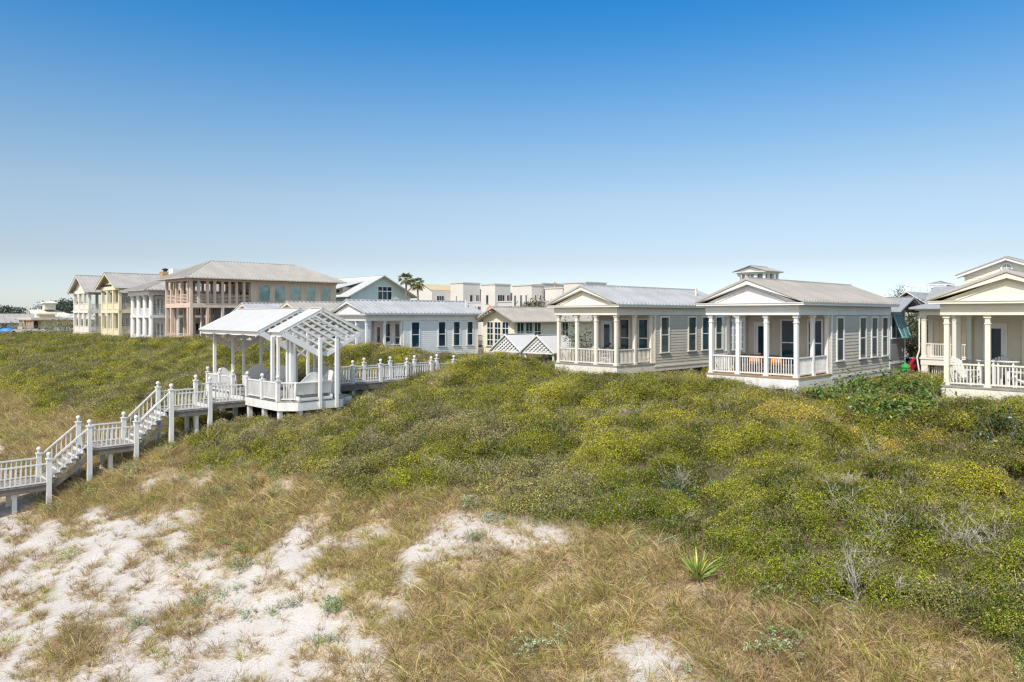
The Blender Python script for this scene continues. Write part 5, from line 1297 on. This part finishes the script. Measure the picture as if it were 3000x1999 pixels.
def dead_shrub(a, b, n, R_, h, label, seed, col=(.42,.38,.33)):
    r = np.random.default_rng(seed); z = zt1(a,b); P = []
    p = np.zeros((n,3)); an = r.random(n)*6.28; el = .3+r.random(n)*1.1; d = np.stack([np.cos(an)*np.cos(el)*R_,np.sin(an)*np.cos(el)*R_,np.sin(el)*h],1); L = np.linalg.norm(d,axis=1); d = unit(d)
    bend = r.normal(size=(n,3))*.2; v,q = strands(p,d,L,np.full(n,.035),bend,r,4,.3); P.append((v,q,rcol(len(q),col,.25,1,r)))
    for lev,(mult,wd) in enumerate(((5,.016),(4,.009))):
        k = len(p)*mult; j = r.integers(0,len(p),k); t_ = .35+.65*r.random(k); p2 = p[j]+d[j]*(L[j]*t_)[:,None]+bend[j]*(L[j]*t_*t_)[:,None]; d2 = unit(d[j]+r.normal(size=(k,3))*.55+np.array([0,0,.15])); L2 = L[j]*(.25+.35*r.random(k)); b2 = r.normal(size=(k,3))*.2
        v,q = strands(p2,d2,L2,np.full(k,wd),b2,r,2,.4); P.append((v,q,rcol(len(q),col,.25,1,r))); p,d,L,bend = p2,d2,L2,b2
    me = np_mesh('dead_shrub', *merge(P), M_leaf); o = bpy.data.objects.new('dead_shrub', me); COL.objects.link(o); o.location = W(a,b,z); tag(o,label,'dead shrub')
dead_shrub(16.6,pxb(2510,16.6),11,.75,.8,'bleached leafless shrub at the foot of the green slope',841)
dead_shrub(16.9,pxb(2425,16.9),7,.6,.6,'smaller bleached leafless shrub just left of the larger one',842)
dead_shrub(19.5,pxb(170,19.5),26,3.6,.9,'tangle of dead brown brush on the far dune, left half',843,(.26,.21,.17))
dead_shrub(19.8,pxb(265,19.8),26,3.2,.8,'tangle of dead brown brush on the far dune, right half',844,(.28,.23,.19))
dead_shrub(17.6,pxb(880,17.6),7,.6,.5,'bleached dead branches at the lower edge of the scrub below the pavilion',845)
for i,(px,a_) in enumerate(((2780,21),(2880,19.5),(2640,22.5))):
    dead_shrub(a_,pxb(px,a_),8,.8,.6,('grey leafless shrub on the right slope, highest of three','grey leafless shrub low on the right slope near the edge','grey leafless shrub left of the others on the right slope')[(0,1,2)[i]],850+i,(.38,.345,.28))
for s in shrub_src+grass_src+herb_src+twig_src+big_src: s.location = (0,0,-30)
# ------------------------------------------------------------------ ground
def axis(segs):
    out = []
    for a0, a1, st in segs: out += list(np.arange(a0, a1-1e-6, st))
    return np.array(out)
ga = np.concatenate([[-4000,-1500,-600,-250,-120,-60,-35,-22,-15], axis([(-10,24,.25),(24,46,.5),(46,70,3)]), [75,85,100,130,180,260,400,700,1300,2500,5000]])
gb_ = np.concatenate([[-5000,-2500,-1200,-700,-450,-320,-250,-210,-190], axis([(-175,-80,1.0),(-80,-46,.5),(-46,4,.25),(4,20,1.5)]), [24,32,50,90,180,400,1000,2500,5000]])
AA, BB = np.meshgrid(ga, gb_, indexing='ij'); ZZ = zt(AA, BB)
fine = sst(-12,-8,AA)*(1-sst(40,46,AA))
ZZ = ZZ + fine*((fbm(AA,BB,.8,3,141)-.5)*.10)
v = toW(AA.ravel(), BB.ravel(), ZZ.ravel()); na, nb = AA.shape
ii = (np.arange(na-1)[:,None]*nb+np.arange(nb-1)[None]).ravel(); q = np.stack([ii, ii+nb, ii+nb+1, ii+1], 1)
me = bpy.data.meshes.new('dune_ground'); me.vertices.add(len(v)); me.vertices.foreach_set('co', v.astype(np.float32).ravel())
M_ = len(q); me.loops.add(M_*4); me.loops.foreach_set('vertex_index', q.astype(np.int32).ravel()); me.polygons.add(M_)
me.polygons.foreach_set('loop_start', np.arange(0,M_*4,4,dtype=np.int32)); me.polygons.foreach_set('loop_total', np.full(M_,4,np.int32)); me.polygons.foreach_set('use_smooth', np.ones(M_,bool))
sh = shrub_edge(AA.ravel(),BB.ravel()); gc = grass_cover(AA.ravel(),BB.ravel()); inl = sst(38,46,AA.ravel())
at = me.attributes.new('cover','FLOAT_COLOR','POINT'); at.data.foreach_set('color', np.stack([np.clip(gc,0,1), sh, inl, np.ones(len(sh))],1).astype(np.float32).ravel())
me.update(calc_edges=True); me.validate()
gm = bpy.data.materials.new('dune_sand'); gm.use_nodes = True; nt = gm.node_tree; bs = nt.nodes['Principled BSDF']; bs.inputs['Roughness'].default_value = .95; bs.inputs['Specular IOR Level'].default_value = .1
def nd(t, **k):
    n = nt.nodes.new(t)
    for a, b in k.items(): setattr(n, a, b)
    return n
geo = nd('ShaderNodeNewGeometry'); at = nd('ShaderNodeAttribute', attribute_name='cover'); sep = nd('ShaderNodeSeparateColor'); nt.links.new(at.outputs['Color'], sep.inputs[0])
def noise(s, d=5, dist=0.):
    n = nd('ShaderNodeTexNoise'); n.inputs['Scale'].default_value = s; n.inputs['Detail'].default_value = d; n.inputs['Distortion'].default_value = dist; nt.links.new(geo.outputs['Position'], n.inputs['Vector']); return n.outputs['Fac']
def ramp(f, stops):
    r = nd('ShaderNodeValToRGB'); e = r.color_ramp.elements
    while len(e) < len(stops): e.new(.5)
    for i, (p, c) in enumerate(stops): e[i].position = p; e[i].color = (*c, 1)
    nt.links.new(f, r.inputs[0]); return r.outputs[0]
def mixc(f, a, b, bt='MIX'):
    m = nd('ShaderNodeMix', data_type='RGBA', blend_type=bt)
    if isinstance(f, float): m.inputs[0].default_value = f
    else: nt.links.new(f, m.inputs[0])
    nt.links.new(a, m.inputs[6]); nt.links.new(b, m.inputs[7]); return m.outputs[2]
sand = ramp(noise(.9), [(.3,(.50,.445,.40)),(.7,(.57,.515,.47))])
speck = ramp(noise(26,3), [(.34,(.38,.29,.22)),(.43,(1,1,1))])
sand = mixc(.55, sand, speck, 'MULTIPLY')
lit = ramp(noise(14,6,.6), [(.32,(.22,.15,.10)),(.5,(.43,.32,.21)),(.68,(.52,.42,.30))])
mk = nd('ShaderNodeMath', operation='MULTIPLY_ADD'); nt.links.new(noise(6,6,.4), mk.inputs[0]); mk.inputs[1].default_value = 1.5; mk.inputs[2].default_value = -.75
ad = nd('ShaderNodeMath', operation='ADD'); nt.links.new(sep.outputs[0], ad.inputs[0]); nt.links.new(mk.outputs[0], ad.inputs[1])
cf = nd('ShaderNodeMapRange', interpolation_type='SMOOTHSTEP'); cf.inputs['From Min'].default_value = .25; cf.inputs['From Max'].default_value = .75; cf.inputs['To Max'].default_value = .92; nt.links.new(ad.outputs[0], cf.inputs['Value'])
col = mixc(cf.outputs[0], sand, lit)
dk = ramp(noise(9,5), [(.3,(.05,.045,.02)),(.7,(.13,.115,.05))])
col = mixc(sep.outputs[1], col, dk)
yard = ramp(noise(.25,5), [(.35,(.12,.13,.06)),(.65,(.30,.26,.19))])
col = mixc(sep.outputs[2], col, yard)
nt.links.new(col, bs.inputs['Base Color'])
bp = nd('ShaderNodeBump'); bp.inputs['Strength'].default_value = .5; bp.inputs['Distance'].default_value = .05
ba = nd('ShaderNodeMath', operation='ADD'); nt.links.new(noise(7,6), ba.inputs[0]); nt.links.new(noise(30,3), ba.inputs[1]); nt.links.new(ba.outputs[0], bp.inputs['Height']); nt.links.new(bp.outputs[0], bs.inputs['Normal'])
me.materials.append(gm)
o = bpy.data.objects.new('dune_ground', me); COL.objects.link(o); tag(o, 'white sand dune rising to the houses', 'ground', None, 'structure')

# ------------------------------------------------------------------ light, sky, camera
EL = R(47); sx, sy = -.4459, -.8949; AZ = math.atan2(sx, sy)
sd = Vector((sx*math.cos(EL), sy*math.cos(EL), math.sin(EL))).normalized()
l = bpy.data.lights.new('sun', 'SUN'); l.energy = 3.2; l.angle = R(.53); l.color = (1,.955,.89)
lo = bpy.data.objects.new('sun', l); COL.objects.link(lo); lo.rotation_euler = (-sd).to_track_quat('-Z','Y').to_euler(); lo.location = (0,0,60)
w = bpy.data.worlds.new('World'); SC.world = w; w.use_nodes = True; nt = w.node_tree
sk = nt.nodes.new('ShaderNodeTexSky'); sk.sky_type = 'NISHITA'; sk.sun_disc = False; sk.sun_elevation = EL; sk.sun_rotation = AZ; sk.altitude = 0; sk.air_density = 1.0; sk.dust_density = .4; sk.ozone_density = 2.5
hs = nt.nodes.new('ShaderNodeHueSaturation'); hs.inputs['Saturation'].default_value = 1.0; hs.inputs['Value'].default_value = 1.0
nt.links.new(sk.outputs[0], hs.inputs['Color'])
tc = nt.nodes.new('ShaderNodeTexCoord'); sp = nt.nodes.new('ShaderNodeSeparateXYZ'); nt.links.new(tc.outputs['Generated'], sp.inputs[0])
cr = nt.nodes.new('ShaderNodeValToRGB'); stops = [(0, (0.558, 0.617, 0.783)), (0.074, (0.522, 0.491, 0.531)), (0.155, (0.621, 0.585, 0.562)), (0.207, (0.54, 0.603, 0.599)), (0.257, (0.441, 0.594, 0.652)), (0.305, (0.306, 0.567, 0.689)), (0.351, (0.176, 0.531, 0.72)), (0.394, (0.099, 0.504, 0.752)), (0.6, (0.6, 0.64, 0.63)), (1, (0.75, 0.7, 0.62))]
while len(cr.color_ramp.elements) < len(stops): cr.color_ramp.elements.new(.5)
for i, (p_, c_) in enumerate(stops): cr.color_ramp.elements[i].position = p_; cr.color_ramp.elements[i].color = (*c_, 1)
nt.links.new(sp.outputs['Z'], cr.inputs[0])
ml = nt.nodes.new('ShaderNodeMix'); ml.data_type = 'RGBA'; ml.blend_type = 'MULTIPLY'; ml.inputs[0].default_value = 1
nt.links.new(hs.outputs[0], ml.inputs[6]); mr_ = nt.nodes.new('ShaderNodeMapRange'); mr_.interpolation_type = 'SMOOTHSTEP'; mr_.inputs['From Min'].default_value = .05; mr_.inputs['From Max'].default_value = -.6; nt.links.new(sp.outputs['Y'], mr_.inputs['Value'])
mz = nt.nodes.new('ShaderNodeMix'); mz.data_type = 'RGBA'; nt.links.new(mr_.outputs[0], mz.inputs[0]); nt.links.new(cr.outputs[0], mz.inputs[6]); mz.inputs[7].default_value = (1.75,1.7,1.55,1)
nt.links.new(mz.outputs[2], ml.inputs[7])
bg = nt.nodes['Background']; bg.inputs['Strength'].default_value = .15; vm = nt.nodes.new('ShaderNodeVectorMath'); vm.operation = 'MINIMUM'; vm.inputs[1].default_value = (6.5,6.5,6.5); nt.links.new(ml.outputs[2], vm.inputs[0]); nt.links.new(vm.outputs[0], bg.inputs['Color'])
c = bpy.data.cameras.new('camera'); c.sensor_width = 36; c.lens = 36*2150/3000; c.shift_y = -76/3000; c.clip_start = .1; c.clip_end = 20000
co = bpy.data.objects.new('camera', c); COL.objects.link(co); co.location = (0,0,ZC); co.rotation_euler = (R(90),0,0); SC.camera = co
SC.view_settings.view_transform = 'Standard'; SC.view_settings.look = 'None'; SC.view_settings.exposure = .58; SC.view_settings.gamma = 1
SC.cycles.max_bounces = 6; SC.cycles.diffuse_bounces = 4; SC.cycles.transmission_bounces = 3; SC.cycles.use_denoising = True; SC.cycles.denoiser = 'OPENIMAGEDENOISE'; SC.cycles.denoising_input_passes = 'RGB_ALBEDO_NORMAL'; SC.cycles.denoising_prefilter = 'NONE'; SC.cycles.use_adaptive_sampling = False; SC.cycles.filter_width = 1.3; SC.cycles.sample_clamp_indirect = 2.5; SC.cycles.caustics_reflective = False; SC.cycles.caustics_refractive = False
